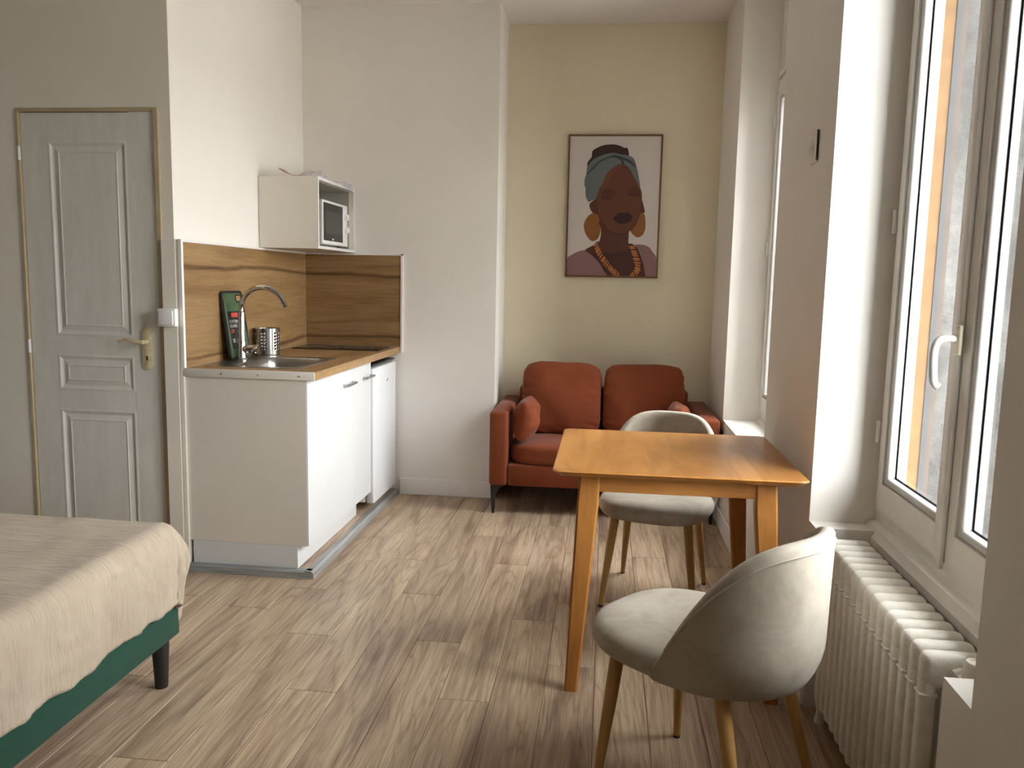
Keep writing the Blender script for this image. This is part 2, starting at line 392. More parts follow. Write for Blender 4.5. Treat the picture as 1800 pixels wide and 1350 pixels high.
for ya, yb in ((1.592, 2.57),):
    o = part(MB().box(XR+.006, .883, ya, yb, -.006, 0, .0012, 1), 'plank', M['plank'], fl, smooth=False); origin(o, (.78, 2.1, 0)) if False else None

# raised platform under the kitchen with grey edge profile
PX, PY, PZ = -1.277, 3.388, .034
tr = struct(MB().box(-1.90, PX-.012, PY+.012, YB, 0, PZ-.002).build('trim_1', M['plank'], smooth=False))
t2 = struct(MB().prism([(PX-.03, PZ-.002), (PX-.03, PZ+.002), (PX-.006, PZ+.002), (PX+.006, PZ-.006), (PX+.008, 0), (PX-.012, 0), (PX-.012, PZ-.002)], PY-.004, YB-.006, 'y').build('trim_2', M['alu'], smooth=False))
t3 = struct(MB().prism([(PY+.03, PZ-.002), (PY+.03, PZ+.002), (PY+.006, PZ+.002), (PY-.006, PZ-.006), (PY-.008, 0), (PY+.012, 0), (PY+.012, PZ-.002)], -1.90, PX-.004, 'x').build('trim_3', M['alux'], smooth=False))

# baseboards
def bboard(name, x0, x1, y0, y1, h=.105):
    struct(MB().box(x0, x1, y0, y1, 0, h, .004, 2).build(name, M['trim'], smooth=False))
bboard('baseboard_back', -1.262, XN+.0, YB-.014, YB)
bboard('baseboard_niche_left', XN, XN+.012, YB-.0, YN)
bboard('baseboard_niche', XN, XR, YN-.012, YN)
bboard('baseboard_right', XR-.014, XR, 2.575, YN-.012)
bboard('baseboard_right_near', XR-.014, XR, -2.2, 1.585)
bboard('baseboard_door', -4.3, DX0-.002, YD-.012, YD)

# casing beside the worktop with light switch
struct(MB().box(-1.953, -1.886, 3.394, YD+.002, 0, 1.507, .002, 1).box(-1.884, -1.8645, 3.398, 3.428, 0, 1.505, .0015, 1).build('trim_4', M['door_wall'], smooth=False))
# liner that carries the splashback
struct(MB().prism([(-1.8985, 3.428), (-1.8745, 3.428), (-1.8745, YB), (-1.8775, YB)], PZ, 1.503, 'z').build('trim_5', M['trim'], smooth=False))

# ------------------------------------------------------------------ door_1
d1 = struct(empty('door_1', (-2.29, YD, 0)))
part(MB().box(DX0, DX0+.014, YD-.008, YD+.09, 0, DZ, .002, 1).box(DX1-.024, DX1, YD-.008, YD+.09, 0, DZ, .002, 1).box(DX0+.014, DX1-.024, YD-.008, YD+.09, DZ-.016, DZ), 'door_frame', M['beige'], d1, smooth=False)
LX0, LX1, LZ = DX0+.017, DX1-.027, DZ-.019
mb = MB()
YF = YD+.004
pan = [(-2.487, -2.112, 1.065, 1.930), (-2.487, -2.112, .815, .982), (-2.487, -2.112, .13, .730)]
# leaf as stiles and rails around the panels
mb.box(LX0, -2.487, YF, YF+.038, .008, LZ).box(-2.112, LX1, YF, YF+.038, .008, LZ)
for za, zb in ((.008, .13), (.730, .815), (.982, 1.065), (1.930, LZ)): mb.box(-2.488, -2.111, YF, YF+.038, za, zb)
leaf = part(mb, 'door_leaf', M['door'], d1, smooth=False)
for x0, x1, z0, z1 in pan:
    mb = MB()
    def ring(ins, y): return [(x0+ins, y, z0+ins), (x1-ins, y, z0+ins), (x1-ins, y, z1-ins), (x0+ins, y, z1-ins)]
    mb.loft([ring(0, YF), ring(.006, YF-.0012), ring(.011, YF-.0012), ring(.019, YF+.005), ring(.026, YF+.007), ring(.046, YF+.002), ring(.05, YF-.001), ring(.056, YF+.001), ring(.06, YF+.001)], caps=False)
    bmv = mb.bm; bmv.verts.ensure_lookup_table(); bmv.faces.new(bmv.verts[-4:])
    part(mb, 'panel', M['door'], leaf, smooth=False, flip=True)
# handle with long back plate
hx, hz = -2.046, 1.02
o = MB(); pl = [(hx+.022*math.cos(a), 1.118-.022+.022*math.sin(a)) for a in [PI*i/10 for i in range(11)]] + [(hx+.022*math.cos(a), .923+.022+.022*math.sin(a)) for a in [PI+PI*i/10 for i in range(11)]]
o.prism(pl, YF-.009, YF, 'y', .0025); plate = part(o, 'handle_plate', M['cream'], leaf)
o = MB(); o.tube([(hx, YF-.008, 1.05), (hx, YF-.05, 1.05)], [.011, .009], 14); o.tube([(hx+.006, YF-.048, 1.05), (hx-.03, YF-.053, 1.052), (hx-.07, YF-.05, 1.061), (hx-.115, YF-.047, 1.052)], [.0095, .0085, .0075, .006], 12)
part(o, 'lever', M['cream'], leaf)
part(MB().box(hx-.003, hx+.003, YF-.011, YF-.008, .965, .985), 'keyhole', M['dark'], leaf)
for zz in (1.845, .985):
    part(MB().lathe([(.007, 0), (.007, .06)], (LX0-.008, YF-.008, zz), 10), 'hinge', M['plastic'], d1)

# light switch on the casing
s_ = tag(empty('light_switch', (-1.921, 3.394, 1.163)), 'square white rocker light switch on the casing beside the door', 'light switch')
part(MB().box(-1.964, -1.879, 3.364, 3.394, 1.124, 1.203, .004, 2), 'housing', M['plastic'], s_)
part(MB().box(-1.955, -1.888, 3.357, 3.364, 1.132, 1.195, .003, 2, ), 'rocker', M['plastic'], s_)

# ------------------------------------------------------------------ windows
XF = .885
def window(name, ya, yb, handle=False, hinges=True):
    e = struct(empty(name, (XF, (ya+yb)/2, ZS)))
    zt = 2.45; z0 = .60
    fr = MB(); f0, f1 = XF+.002, XF+.072
    fr.box(f0, f1, ya, ya+.045, z0, zt).box(f0, f1, yb-.045, yb, z0, zt).box(f0, f1, ya+.045, yb-.045, z0, z0+.075).box(f0, f1, ya+.045, yb-.045, zt-.045, zt)
    part(fr, 'window_frame', M['pvc'], e)
    # closed panel of the shutter box above
    part(MB().box(f0+.012, f1+.05, ya, yb, zt, ZC, .002, 1), 'shutter_box', M['trim'], e)
    part(MB().box(f0-.004, f0+.012, ya, yb, zt+.02, zt+.05, .003, 1).box(f0-.004, f0+.012, yb-.05, yb-.02, zt+.05, ZC).box(f0-.004, f0+.012, ya+.02, ya+.05, zt+.05, ZC), 'panel_moulding', M['trim'], e)
    # moulded board under the frame
    bd = MB(); bd.prism([(XF+.004, .548), (XF-.028, .548), (XF-.034, .556), (XF-.034, .578), (XF-.026, .588), (XF-.022, .605), (XF-.012, .612), (XF+.004, .614)], ya+.001, yb-.001, 'y')
    part(bd, 'apron_moulding', M['pvc'], e, ang=30)
    ym = (ya+yb)/2 + .028
    for a, b, side in ((ym, yb-.035, 1), (ya+.035, ym-.0015, -1)):
        s0, s1 = XF-.012, XF+.05; sw = .042; zb, ztp = z0+.062, zt-.035
        sm = MB()
        def prof(off_, y): return y
        # four rails, each stepped: outer flat + inner rounded lip
        def rail(y0, y1, zA, zB): sm.box(s0, s1, y0, y1, zA, zB, .004, 2)
        rail(a, a+sw, zb, ztp); rail(b-sw, b, zb, ztp); sm.box(s0+.0004, s1, a+sw-.002, b-sw+.002, zb, zb+.085).box(s0+.0004, s1, a+sw-.002, b-sw+.002, ztp-.065, ztp)
        sa = part(sm, 'sash', M['pvc'], e)
        g0, g1, gz0, gz1 = a+sw, b-sw, zb+.085, ztp-.065
        bd = MB(); q0, q1 = s0+.006, s0+.034; bw = .023
        bd.box(q0, q1, g0, g0+bw, gz0, gz1, .007, 3).box(q0, q1, g1-bw, g1, gz0, gz1, .007, 3).box(q0+.0004, q1, g0+bw-.006, g1-bw+.006, gz0, gz0+bw, .006, 3).box(q0+.0004, q1, g0+bw-.006, g1-bw+.006, gz1-bw, gz1, .006, 3)
        part(bd, 'glazing_bead', M['bead'], sa)
        bd = MB(); q0, q1 = s0+.040, s0+.060; bw = .011
        bd.box(q0, q1, g0, g0+bw, gz0, gz1).box(q0, q1, g1-bw, g1, gz0, gz1).box(q0, q1, g0+bw, g1-bw, gz0, gz0+bw).box(q0, q1, g0+bw, g1-bw, gz1-bw, gz1)
        part(bd, 'outer_bead', M['bead'], sa)
        gk = MB(); gw = bw+.016; q0, q1 = s0+.0341, s0+.0349
        gk.box(q0, q1, g0, g0+gw, gz0, gz1).box(q0, q1, g1-gw, g1, gz0, gz1).box(q0, q1, g0+gw, g1-gw, gz0, gz0+gw).box(q0, q1, g0+gw, g1-gw, gz1-gw, gz1)
        part(gk, 'gasket', M['slate'], sa, smooth=False)
        part(MB().box(s0+.035, s0+.039, g0+.002, g1-.002, gz0+.002, gz1-.002), 'pane', M['glass'], sa, smooth=False)
        if side == 1:
            # centre cover strip with pointed foot
            part(MB().prism([(ym-.001, zb-.016), (ym+.046, zb+.012), (ym+.046, ztp), (ym-.001, ztp)], s0-.012, s0, 'x', .004), 'cover_strip', M['pvc'], sa)
            for hz_ in (.87, 1.52, 2.2): part(MB().lathe([(.008, 0), (.008, .07)], (s0-.004, b+.006, hz_), 10), 'hinge', M['pvc'], sa)
            if handle:
                hy = ym-.014; hz0 = 1.228
                h = part(MB().box(s0-.024, s0-.012, hy-.015, hy+.015, hz0-.035, hz0+.04, .005, 3), 'handle_base', plain('cream_plastic', (.70, .64, .47), .35), sa)
                pts = [(s0-.02, hy, hz0+.005), (s0-.05, hy, hz0+.006), (s0-.066, hy, hz0-.004), (s0-.072, hy, hz0-.03), (s0-.070, hy, hz0-.075), (s0-.066, hy, hz0-.103), (s0-.056, hy-.002, hz0-.114)]
                part(MB().tube([tuple(p) for p in catmull(pts, 4, False)], [.0095]*25, 12), 'handle', M['plastic'], sa)
    return e
window('window_1', W1a, W1b); window('window_2', W2a, W2b, True); window('window_added', W3a, W3b)  # third one is unseen, added behind the camera to let in light
# outside edge of the opening: ochre render, grey strip, brown edge
mb = MB(); mb.box(XO-.066, XO-.030, W2b-.004, W2b+.01, .55, 2.9); struct(mb.build('trim_6', M['ochre'], smooth=False))
mb = MB(); mb.box(XO-.030, XO-.014, W2b-.007, W2b+.01, .55, 2.9); struct(mb.build('trim_7', M['slate'], smooth=False))
mb = MB(); mb.box(XO-.014, XO+.001, W2b-.006, W2b+.01, .55, 2.9); struct(mb.build('trim_8', M['brownstrip'], smooth=False))
# courtyard
struct(MB().box(XO, 2.7, 3.02, 3.24, -3, 4.4).build('wall_courtyard', M['concrete'], smooth=False))
struct(MB().box(XO, 2.4, -.8, -.6, -3, 4.4).build('sky_blocker_near', M['concrete'], smooth=False))  # unseen wall added to keep side sky light off reveals and concrete
struct(MB().box(XO, 2.2, -.8, 3.24, 3.2, 3.4).build('sky_blocker_slab', M['concrete'], smooth=False))  # unseen overhang added to cut steep sky light at the windows
struct(MB().box(XO, 16, -14, 18, -3.2, -3.0).build('ground', M['ground'], smooth=False))
struct(MB().box(11, 11.5, -14, 18, -3, 2.2).build('wall_opposite', M['facade'], smooth=False))

# ------------------------------------------------------------------ kitchen
KX0, KX1, KY0 = -1.862, -1.262, 3.407
# splashback
sb = tag(empty('splashback', (KX0, YB, .938)), 'oak decor splashback lining the corner above the worktop, edged in white', 'splashback')
o = part(MB().box(-1.874, KX0, KY0+.003, YB-.001, .94, 1.498), 'side_panel', M['oak_x'], sb, smooth=False)
o = part(MB().box(KX0, KX1+.004, YB-.012, YB-.001, .94, 1.498), 'back_panel', M['oak_y'], sb, smooth=False)
part(MB().box(-1.874, KX0+.004, KY0-.012, KY0+.005, .94, 1.507, .001, 1).box(-1.874, KX0+.003, KY0, YB-.012, 1.496, 1.507, .001, 1), 'edge_trim', M['trim'], sb, smooth=False)
part(MB().box(KX0, KX1+.018, YB-.016, YB-.001, 1.496, 1.507, .001, 1).box(KX1+.004, KX1+.018, YB-.016, YB-.001, .905, 1.507, .001, 1), 'edge_trim', M['trim'], sb, smooth=False)
# worktop with sink cut-out
WZ0, WZ1 = .900, .938
SX0, SX1, SY0, SY1 = -1.80, -1.385, 3.50, 4.03   # sink cut-out (inside rim)
wt = tag(empty('worktop', (KX0, KY0, WZ0)), 'oak decor kitchen worktop over the base cabinet and small fridge', 'worktop')
mb = MB()
mb.box(KX0, KX1, KY0, SY0, WZ0, WZ1).box(KX0, KX1, SY1, YB-.013, WZ0, WZ1).box(KX0, SX0, SY0, SY1, WZ0, WZ1).box(SX1, KX1, SY0, SY1, WZ0, WZ1)
part(mb, 'slab', M['oak_top'], wt, smooth=False)
et = part(MB().box(-1.872, KX1+.002, KY0-.009, KY0-.0002, WZ0, WZ1+.0005, .004, 2), 'edge_strip', M['lamside'], wt)
for xx in (-1.69, -1.52, -1.33): part(MB().lathe([(.004, -.002), (.004, .0)], (xx, KY0-.008, .918), 10, 'y'), 'screw', M['nickel'], et)
# sink
sk = tag(empty('sink', (-1.6, 3.76, WZ1)), 'inset stainless steel sink in the worktop near its front end', 'sink')
def rrect(x0, x1, y0, y1, r, z, n=5):
    out = []
    for cx, cy, a0 in ((x1-r, y1-r, 0), (x0+r, y1-r, PI/2), (x0+r, y0+r, PI), (x1-r, y0+r, 1.5*PI)):
        for i in range(n+1):
            a = a0 + PI/2*i/n; out.append((cx+r*math.cos(a), cy+r*math.sin(a), z))
    return out
ox0, ox1, oy0, oy1 = -1.823, -1.372, 3.487, 4.045
bx0, bx1, by0, by1 = -1.715, -1.415, 3.56, 3.985
part(MB().loft([rrect(ox0, ox1, oy0, oy1, .03, WZ1+.0005), rrect(ox0+.003, ox1-.003, oy0+.003, oy1-.003, .03, WZ1+.004), rrect(ox0+.012, ox1-.012, oy0+.012, oy1-.012, .03, WZ1+.003), rrect(bx0-.006, bx1+.006, by0-.006, by1+.006, .06, WZ1+.002),
  rrect(bx0, bx1, by0, by1, .055, WZ1-.004), rrect(bx0+.006, bx1-.006, by0+.006, by1-.006, .055, WZ1-.03), rrect(bx0+.018, bx1-.018, by0+.018, by1-.018, .05, WZ1-.125), rrect(bx0+.04, bx1-.04, by0+.04, by1-.04, .04, WZ1-.145), rrect(bx0+.10, bx1-.10, by0+.15, by1-.15, .02, WZ1-.148)], caps=False), 'basin', M['sink'], sk)
mb = MB(); mb.lathe([(.034, -.1462), (.03, -.144), (.012, -.1465), (.001, -.1465)], (-1.565, 3.772, WZ1), 24); mb.box(-1.63, -1.50, 3.70, 3.845, WZ1-.155, WZ1-.1475)
part(mb, 'drain', M['steel'], sk)
# mixer tap
tx, ty, tz = -1.778, 3.80, WZ1+.003
tp = tag(empty('mixer_tap', (tx, ty, tz)), 'tall chrome mixer tap with a swan neck spout behind the sink', 'tap')
part(MB().lathe([(.026, 0), (.026, .006), (.022, .010), (.0205, .03), (.0205, .085), (.0185, .092), (.0175, .10), (.0170, .232), (.0155, .238), (.0130, .240)], (tx, ty, tz), 28), 'body', M['chrome'], tp)
pts = [(tx, ty, tz+.235), (tx, ty, tz+.244), (tx, ty, tz+.252)]
R_ = .114
for i in range(1, 17):
    a = PI - PI*.90*i/16; pts.append((tx+R_+R_*math.cos(a), ty-.012*i/16, tz+.252+R_*math.sin(a)*.93))
ex = Vector(pts[-1]) + (Vector(pts[-1])-Vector(pts[-2])).normalized()*.02; pts.append(tuple(ex))
part(MB().tube(pts, [.0125]*(len(pts)-1)+[.0125], 16), 'spout', M['chrome'], tp)
part(MB().lathe([(.0195, .012), (.0195, .058), (.0175, .062), (.0175, .064), (.0225, .066), (.0225, .080), (.019, .083)], (tx, ty, tz+.055), 24, 'x'), 'lever_cap', M['chrome'], tp)
part(MB().tube([(tx+.078, ty, tz+.074), (tx+.080, ty-.01, tz+.10)], [.004, .003], 8), 'lever', M['chrome'], tp)
# utensil cup with holes
cx, cy, cr, chh = -1.787, 4.128, .063, .140
cp = tag(empty('utensil_cup', (cx, cy, WZ1)), 'stainless steel utensil cup with punched holes beside the tap', 'utensil holder')
mb = MB(); SEG, ROW = 88, 34
mb.grid(lambda u, v: (cx+cr*math.cos(2*PI*u), cy+cr*math.sin(2*PI*u), WZ1+.001+chh*v), SEG, ROW, wrap=True)
kill = []
for idx, f in enumerate(mb.bm.faces):
    i, j = idx // ROW, idx % ROW
    if ((i//4) % 5) in (0, 1, 2) and i % 4 < 2 and 7 <= j <= 30 and (j-7) % 4 < 2: kill.append(f)
bmesh.ops.delete(mb.bm, geom=kill, context='FACES')
o = part(mb, 'wall', M['steel'], cp); md = o.modifiers.new('solidify', 'SOLIDIFY'); md.thickness = .0012; md.offset = -1
part(MB().lathe([(.059, .001), (.0615, .003)], (cx, cy, WZ1), 36), 'bottom', M['dark'], cp)
part(MB().lathe([(cr-.002, chh), (cr+.0012, chh-.001), (cr+.0012, chh+.003), (cr-.002, chh+.003), (cr-.002, chh)], (cx, cy, WZ1), 40, caps=False), 'rim', M['steel'], cp)
# cutting board leaning on the wall
cb = empty('cutting_board', (-1.806, 3.738, WZ1+.006)); tag(cb, 'green plastic cutting board with black rim and dark label leaning on splashback', 'cutting board')
ang = math.atan2(.048, .335); cb.rotation_euler = (0, -ang, 0)
BW, BH = .226, .338   # local: y 0..BW, z 0..BH, thickness along -x..0
def rr2(y0, y1, z0, z1, r, n=5): return [(p[0], p[1]) for p in rrect(y0, y1, z0, z1, r, 0, n)]
MB().prism(rr2(.012, BW-.012, .012, BH-.012, .016), -.006, .0018, 'x').build('board', M['wallboard'], cb)
def ringplate(outer, inner, a0, a1):
    mb = MB(); f = lambda P, a: [(a, p[0], p[1]) for p in P]
    mb.loft([f(outer, a0), f(outer, a1), f(inner, a1), f(inner, a0), f(outer, a0)], caps=False); return mb
ringplate(rr2(0, BW, 0, BH, .024), rr2(.013, BW-.013, .013, BH-.013, .015), -.008, .004).build('rim', M['dark'], cb)
hole = rr2(.150, .200, .285, .312, .008)
MB().prism(hole, .0018, .0026, 'x').build('handle_hole', M['oak_top'], cb)
ringplate(rr2(.144, .206, .279, .318, .012), hole, .0015, .004).build('handle_rim', M['dark'], cb)
MB().prism([(.016, .2705), (BW-.016, .2705), (BW-.016, .2725), (.016, .2725)], .0018, .0024, 'x').build('groove', M['dark'], cb)
lb = MB().prism([(.036, .052), (.190, .052), (.190, .236), (.036, .236)], .0018, .0024, 'x').build('label', M['label'], cb)
MB().prism([(.072, .206), (.150, .206), (.150, .228), (.072, .228)], .0024, .0028, 'x').build('label_stamp', M['red'], lb)
def tm(y, z): return Matrix(((0, 0, 1, .0029), (1, 0, 0, y), (0, 1, 0, z), (0, 0, 0, 1)))
text_mesh('CUTTING', .0225, M['ink_white'], 'label_text', lb, tm(.042, .178)); text_mesh('BOARD', .0225, M['ink_white'], 'label_text', lb, tm(.042, .156))
MB().prism([(.044, .128), (.066, .128), (.066, .148), (.044, .148)], .0024, .0028, 'x').build('label_stamp', M['red'], lb)
MB().prism([(.071, .132), (.076, .132), (.076, .148), (.071, .148)], .0024, .0028, 'x').build('label_mark', M['ink_white'], lb)
MB().prism([(.052, .082), (.076, .082), (.076, .102), (.052, .102)], .0024, .0028, 'x').build('label_mark', M['ink_white'], lb)
MB().prism([(.158, .090), (.172, .090), (.172, .100), (.158, .100)], .0024, .0028, 'x').build('label_mark', M['ink_white'], lb)
MB().prism([(.160, .062), (.182, .062), (.182, .080), (.160, .080)], .0024, .0028, 'x').build('label_mark', M['ink_white'], lb)
# hob
hb = tag(empty('hob', (-1.56, 4.66, WZ1)), 'black glass two ring hob let into the far end of worktop', 'hob')
part(MB().box(-1.818, -1.297, 4.535, 4.80, WZ1+.0006, WZ1+.005, .0015, 2), 'glass', M['blackglass'], hb)
for xx in (-1.67, -1.45): part(MB().lathe([(.085, .0050), (.085, .0054), (.082, .0054), (.082, .0050), (.085, .0050)], (xx, 4.667, WZ1), 40, caps=False), 'ring', plain('ring_print', (.12, .12, .12), .3), hb)
# base cabinet
DXF = -1.298   # door face
bc = tag(empty('base_cabinet', (-1.6, 3.9, PZ)), 'white kitchen base cabinet with grey side panel under the worktop', 'cabinet')
part(MB().box(-1.870, DXF-.006, KY0+.003, KY0+.019, .142, WZ0-.001, .0008, 1), 'side_panel', M['lamside'], bc, smooth=False)
part(MB().box(KX0, DXF-.02, 4.372, 4.388, .142, WZ0-.001).box(KX0, DXF-.02, KY0+.02, 4.372, .142, .158).box(KX0, KX0+.006, KY0+.02, 4.372, .158, WZ0-.16), 'carcass', M['lam'], bc, smooth=False)
def door(y0, y1, hy0, hy1):
    d = part(MB().box(DXF-.018, DXF, y0, y1, .144, WZ0-.003, .0015, 1), 'door', M['lam'], bc, smooth=False)
    part(MB().box(DXF, DXF+.027, hy0, hy0+.010, .810, .821, .001, 1).box(DXF, DXF+.027, hy1-.010, hy1, .810, .821, .001, 1).box(DXF+.020, DXF+.030, hy0, hy1, .810, .821, .0015, 1), 'handle', M['nickel'], d, smooth=False)
door(KY0+.004, 4.062, 3.905, 4.055); door(4.0645, 4.386, 4.235, 4.382)
part(MB().box(-1.850, -1.352, KY0+.004, KY0+.020, PZ+.001, .1415).box(-1.368, -1.352, KY0+.020, 4.28, PZ+.001, .1415), 'plinth', M['lam'], bc, smooth=False)
# fridge
fr = tag(empty('fridge', (-1.58, 4.64, PZ)), 'small white fridge under the worktop beside the back wall', 'fridge')
part(MB().box(-1.82, -1.335, 4.392, 4.872, .075, .862, .006, 2), 'body', M['fridge'], fr)
part(MB().box(-1.329, -1.281, 4.392, 4.872, .070, .852, .010, 3), 'door', M['fridge'], fr)
part(MB().box(-1.37, -1.290, 4.396, 4.868, .862, .872, .002, 1), 'top_gap_dark', M['dark'], fr)  # shaded gap above the fridge, put in as a black strip
for yy in (4.43, 4.83):
    for xx in (-1.76, -1.42): part(MB().lathe([(.018, 0), (.018, .01), (.012, .012), (.012, .042)], (xx, yy, PZ), 14), 'foot', M['dark'], fr)
mk = MB()
for k in range(2): mk.prism([(4.655+.012*k, .748+.004*k), (4.671+.012*k, .752+.004*k), (4.677+.012*k, .762+.004*k), (4.661+.012*k, .758+.004*k)], -1.281, -1.2802, 'x')
part(mk, 'badge', M['dark'], fr, smooth=False)
# wall cabinet
CY0, CZ0, CZ1, CXF = 4.268, 1.509, 1.891, -1.552
wc = tag(empty('wall_cabinet', (-1.71, 4.58, CZ0)), 'open fronted pale grey wall cabinet in the corner above splashback', 'cabinet')
T = .016
part(MB().box(-1.884, CXF-.001, CY0, CY0+T, CZ0, CZ1).box(-1.875, CXF-.001, 4.888, YB-.001, CZ0, CZ1).box(-1.876, CXF-.001, CY0+T, 4.888, CZ1-T, CZ1).box(-1.876, CXF-.001, CY0+T, 4.888, CZ0, CZ0+T), 'carcass', M['lamside'], wc, smooth=False)
part(MB().box(-1.876, -1.868, CY0+T, 4.888, CZ0+T, CZ1-T).box(-1.868, CXF-.03, 4.884, 4.888, CZ0+T, CZ1-T).box(-1.868, CXF-.03, CY0+T, 4.884, CZ1-T-.003, CZ1-T), 'lining', M['lining'], wc, smooth=False)  # thin inner faces added to carry the painted interior shade
part(MB().box(CXF-.001, CXF, CY0, CY0+T, CZ0, CZ1).box(CXF-.001, CXF, 4.888, YB-.001, CZ0, CZ1).box(CXF-.001, CXF, CY0+T, 4.888, CZ1-T, CZ1).box(CXF-.001, CXF, CY0+T, 4.888, CZ0, CZ0+T), 'edge_band', M['lam'], wc, smooth=False)
# microwave
MX, MY0, MY1, MZ0, MZ1 = -1.588, 4.438, 4.880, 1.541, 1.788
mw = tag(empty('microwave', (-1.7, 4.66, CZ0+T)), 'white microwave with dark door and two knobs inside wall cabinet', 'microwave')
part(MB().box(-1.862, MX-.018, MY0+.004, MY1-.002, MZ0, MZ1, .004, 2), 'body', M['plastic'], mw)
dr = part(MB().box(MX-.017, MX, MY0, MY0+.352, MZ0+.002, MZ1, .004, 2), 'door', M['plastic'], mw)
part(MB().box(MX-.001, MX+.0015, MY0+.012, MY0+.344, MZ0+.022, MZ1-.014, .001, 1), 'door_glass', M['blackglass'], dr)
part(MB().box(MX+.0015, MX+.002, MY0+.045, MY0+.275, MZ0+.062, MZ1-.055), 'window', M['mwwin'], dr, smooth=False)
mk = MB()
for k in range(-1, 2): mk.prism([(4.607+.011*k-.004, 1.573), (4.607+.011*k, 1.568), (4.607+.011*k+.005, 1.575), (4.607+.011*k, 1.580)], MX+.0015, MX+.0021, 'x')
part(mk, 'badge', M['ink_white'], dr, smooth=False)
part(MB().box(MX-.017, MX, MY0+.354, MY1, MZ0+.002, MZ1, .004, 2), 'control_panel', M['plastic'], mw)
for zz in (1.718, 1.641):
    kb = part(MB().lathe([(.024, 0), (.024, .004), (.019, .006), (.018, .018), (.016, .020)], (MX, MY0+.398, zz), 24, 'x'), 'knob', M['plastic'], mw)
    part(MB().box(MX+.019, MX+.024, MY0+.395, MY0+.401, zz-.016, zz+.016, .001, 1), 'grip', M['plastic'], kb)
for yy in (4.47, 4.84):
    for xx in (-1.84, -1.63): part(MB().lathe([(.012, 0), (.012, MZ0-CZ0-T)], (xx, yy, CZ0+T), 12), 'foot', M['dark'], mw)
# plastic bag and leaflet on the cabinet
def bagf(u, v):
    a = u*2*PI
    cx_ = -1.70+.165*v**1.3; cy_ = 4.40+.44*v; zb = CZ1+.0015 if cx_ < CXF+.004 else CZ1+.0015
    hw = .050+.016*math.sin(v*9)+.010*noise.noise(Vector((v*9, 0, 3)))
    h = .052*math.exp(-((v-.22)/.16)**2)+.018+.014*math.exp(-((v-.85)/.12)**2)
    k = max(0.05, math.sin(PI*min(.999, max(.001, v)))**.35)
    p = Vector((cx_+hw*k*math.cos(a), cy_+.03*math.sin(a), zb+h*k*(.5+.5*math.sin(a))))
    n = noise.noise(p*34)*.012+noise.noise(p*80)*.006
    p.x += n; p.y += n*.6; p.z = max(zb, p.z+n)
    ov = p.x-(CXF+.003)
    if ov > 0: p.x = CXF+.004+ov*.25; p.z = max(p.z-ov*1.3, CZ1-.02)
    return tuple(p)
bg_ = MB().grid(bagf, 40, 60, wrap=True).build('plastic_bag', M['bag'], None); origin(bg_, (-1.66, 4.6, CZ1)); tag(bg_, 'crumpled clear plastic bag lying on top of wall cabinet', 'bag')
lf = MB().grid(lambda u, v: (-1.775+.125*u, 4.275+.07*v, CZ1+.0015+.040*max(0, 1-u*1.25)**1.7), 16, 4).build('leaflet', M['paperred'], None)
md = lf.modifiers.new('solidify', 'SOLIDIFY'); md.thickness = .0015; md.offset = 1
origin(lf, (-1.72, 4.31, CZ1)); tag(lf, 'thin dark red leaflet curling up at one end beside the plastic bag', 'leaflet')

# ------------------------------------------------------------------ picture
PXa, PXb, PZa, PZb, PYf = -.271, .322, 1.392, 2.288, YN-.030
pc = tag(empty('picture', ((PXa+PXb)/2, YN, PZa)), 'framed portrait print of a woman in a grey headwrap on the olive wall', 'picture')
fw = .011
part(MB().box(PXa, PXa+fw, PYf, YN-.002, PZa, PZb, .001, 1).box(PXb-fw, PXb, PYf, YN-.002, PZa, PZb, .001, 1).box(PXa+fw, PXb-fw, PYf, YN-.002, PZa, PZa+fw, .001, 1).box(PXa+fw, PXb-fw, PYf, YN-.002, PZb-fw, PZb, .001, 1), 'frame', plain('walnut_frame', (.16, .075, .03), .4, var=.15, nscale=40), pc, smooth=False)
pcol = {}
mats = []
def pc_mat(key, c):
    pcol[key] = len(mats); mats.append(plain('print_'+key, c, .6, var=.02))
for k_, c_ in dict(paper=(.62, .575, .545), bun=(.035, .010, .007), wrap=(.125, .150, .152), fold=(.035, .040, .045), skin=(.125, .036, .016), neck=(.088, .026, .013), chest=(.056, .012, .008), ear=(.105, .028, .013), ring=(.265, .095, .018), lip=(.040, .008, .006), lid=(.090, .023, .010), ink=(.02, .008, .006), mauve=(.250, .130, .130), bead=(.47, .165, .042), jaw=(.07, .012, .006), glow=(.165, .045, .016)).items(): pc_mat(k_, c_)
pm = MB(); layer = [0]
ax0, ax1, az0, az1 = PXa+fw, PXb-fw, PZa+fw, PZb-fw
def uv(px, py):
    t = (py-85)/1197; u = (px-(112-44*t))/((893-65*t)-(112-44*t)); return ax0+(ax1-ax0)*u, az1-(az1-az0)*t
def poly(key, pts, smooth=True, n=5):
    P = catmull(pts, n) if smooth else [Vector((*p, 0)) for p in pts]
    y = PYf+.008-.00025*layer[0]; layer[0] += 1
    vs = []
    for p in P:
        x, z = uv(p.x, p.y); x = min(max(x, ax0), ax1); z = min(max(z, az0), az1); vs.append(pm.bm.verts.new((x, y, z)))
    f = pm.bm.faces.new(vs); f.material_index = pcol[key]
poly('paper', [(112, 85), (893, 85), (828, 1285), (68, 1285)], False)
poly('bun', [(255, 335), (262, 300), (292, 262), (303, 208), (350, 178), (400, 160), (470, 153), (530, 162), (575, 182), (602, 186), (612, 248), (560, 262), (480, 255), (400, 260), (320, 300), (275, 335)])
poly('ear', [(340, 628), (295, 638), (270, 668), (280, 712), (310, 748), (345, 750)])
poly('ear', [(705, 630), (722, 630), (735, 680), (743, 727), (722, 738), (700, 736)])
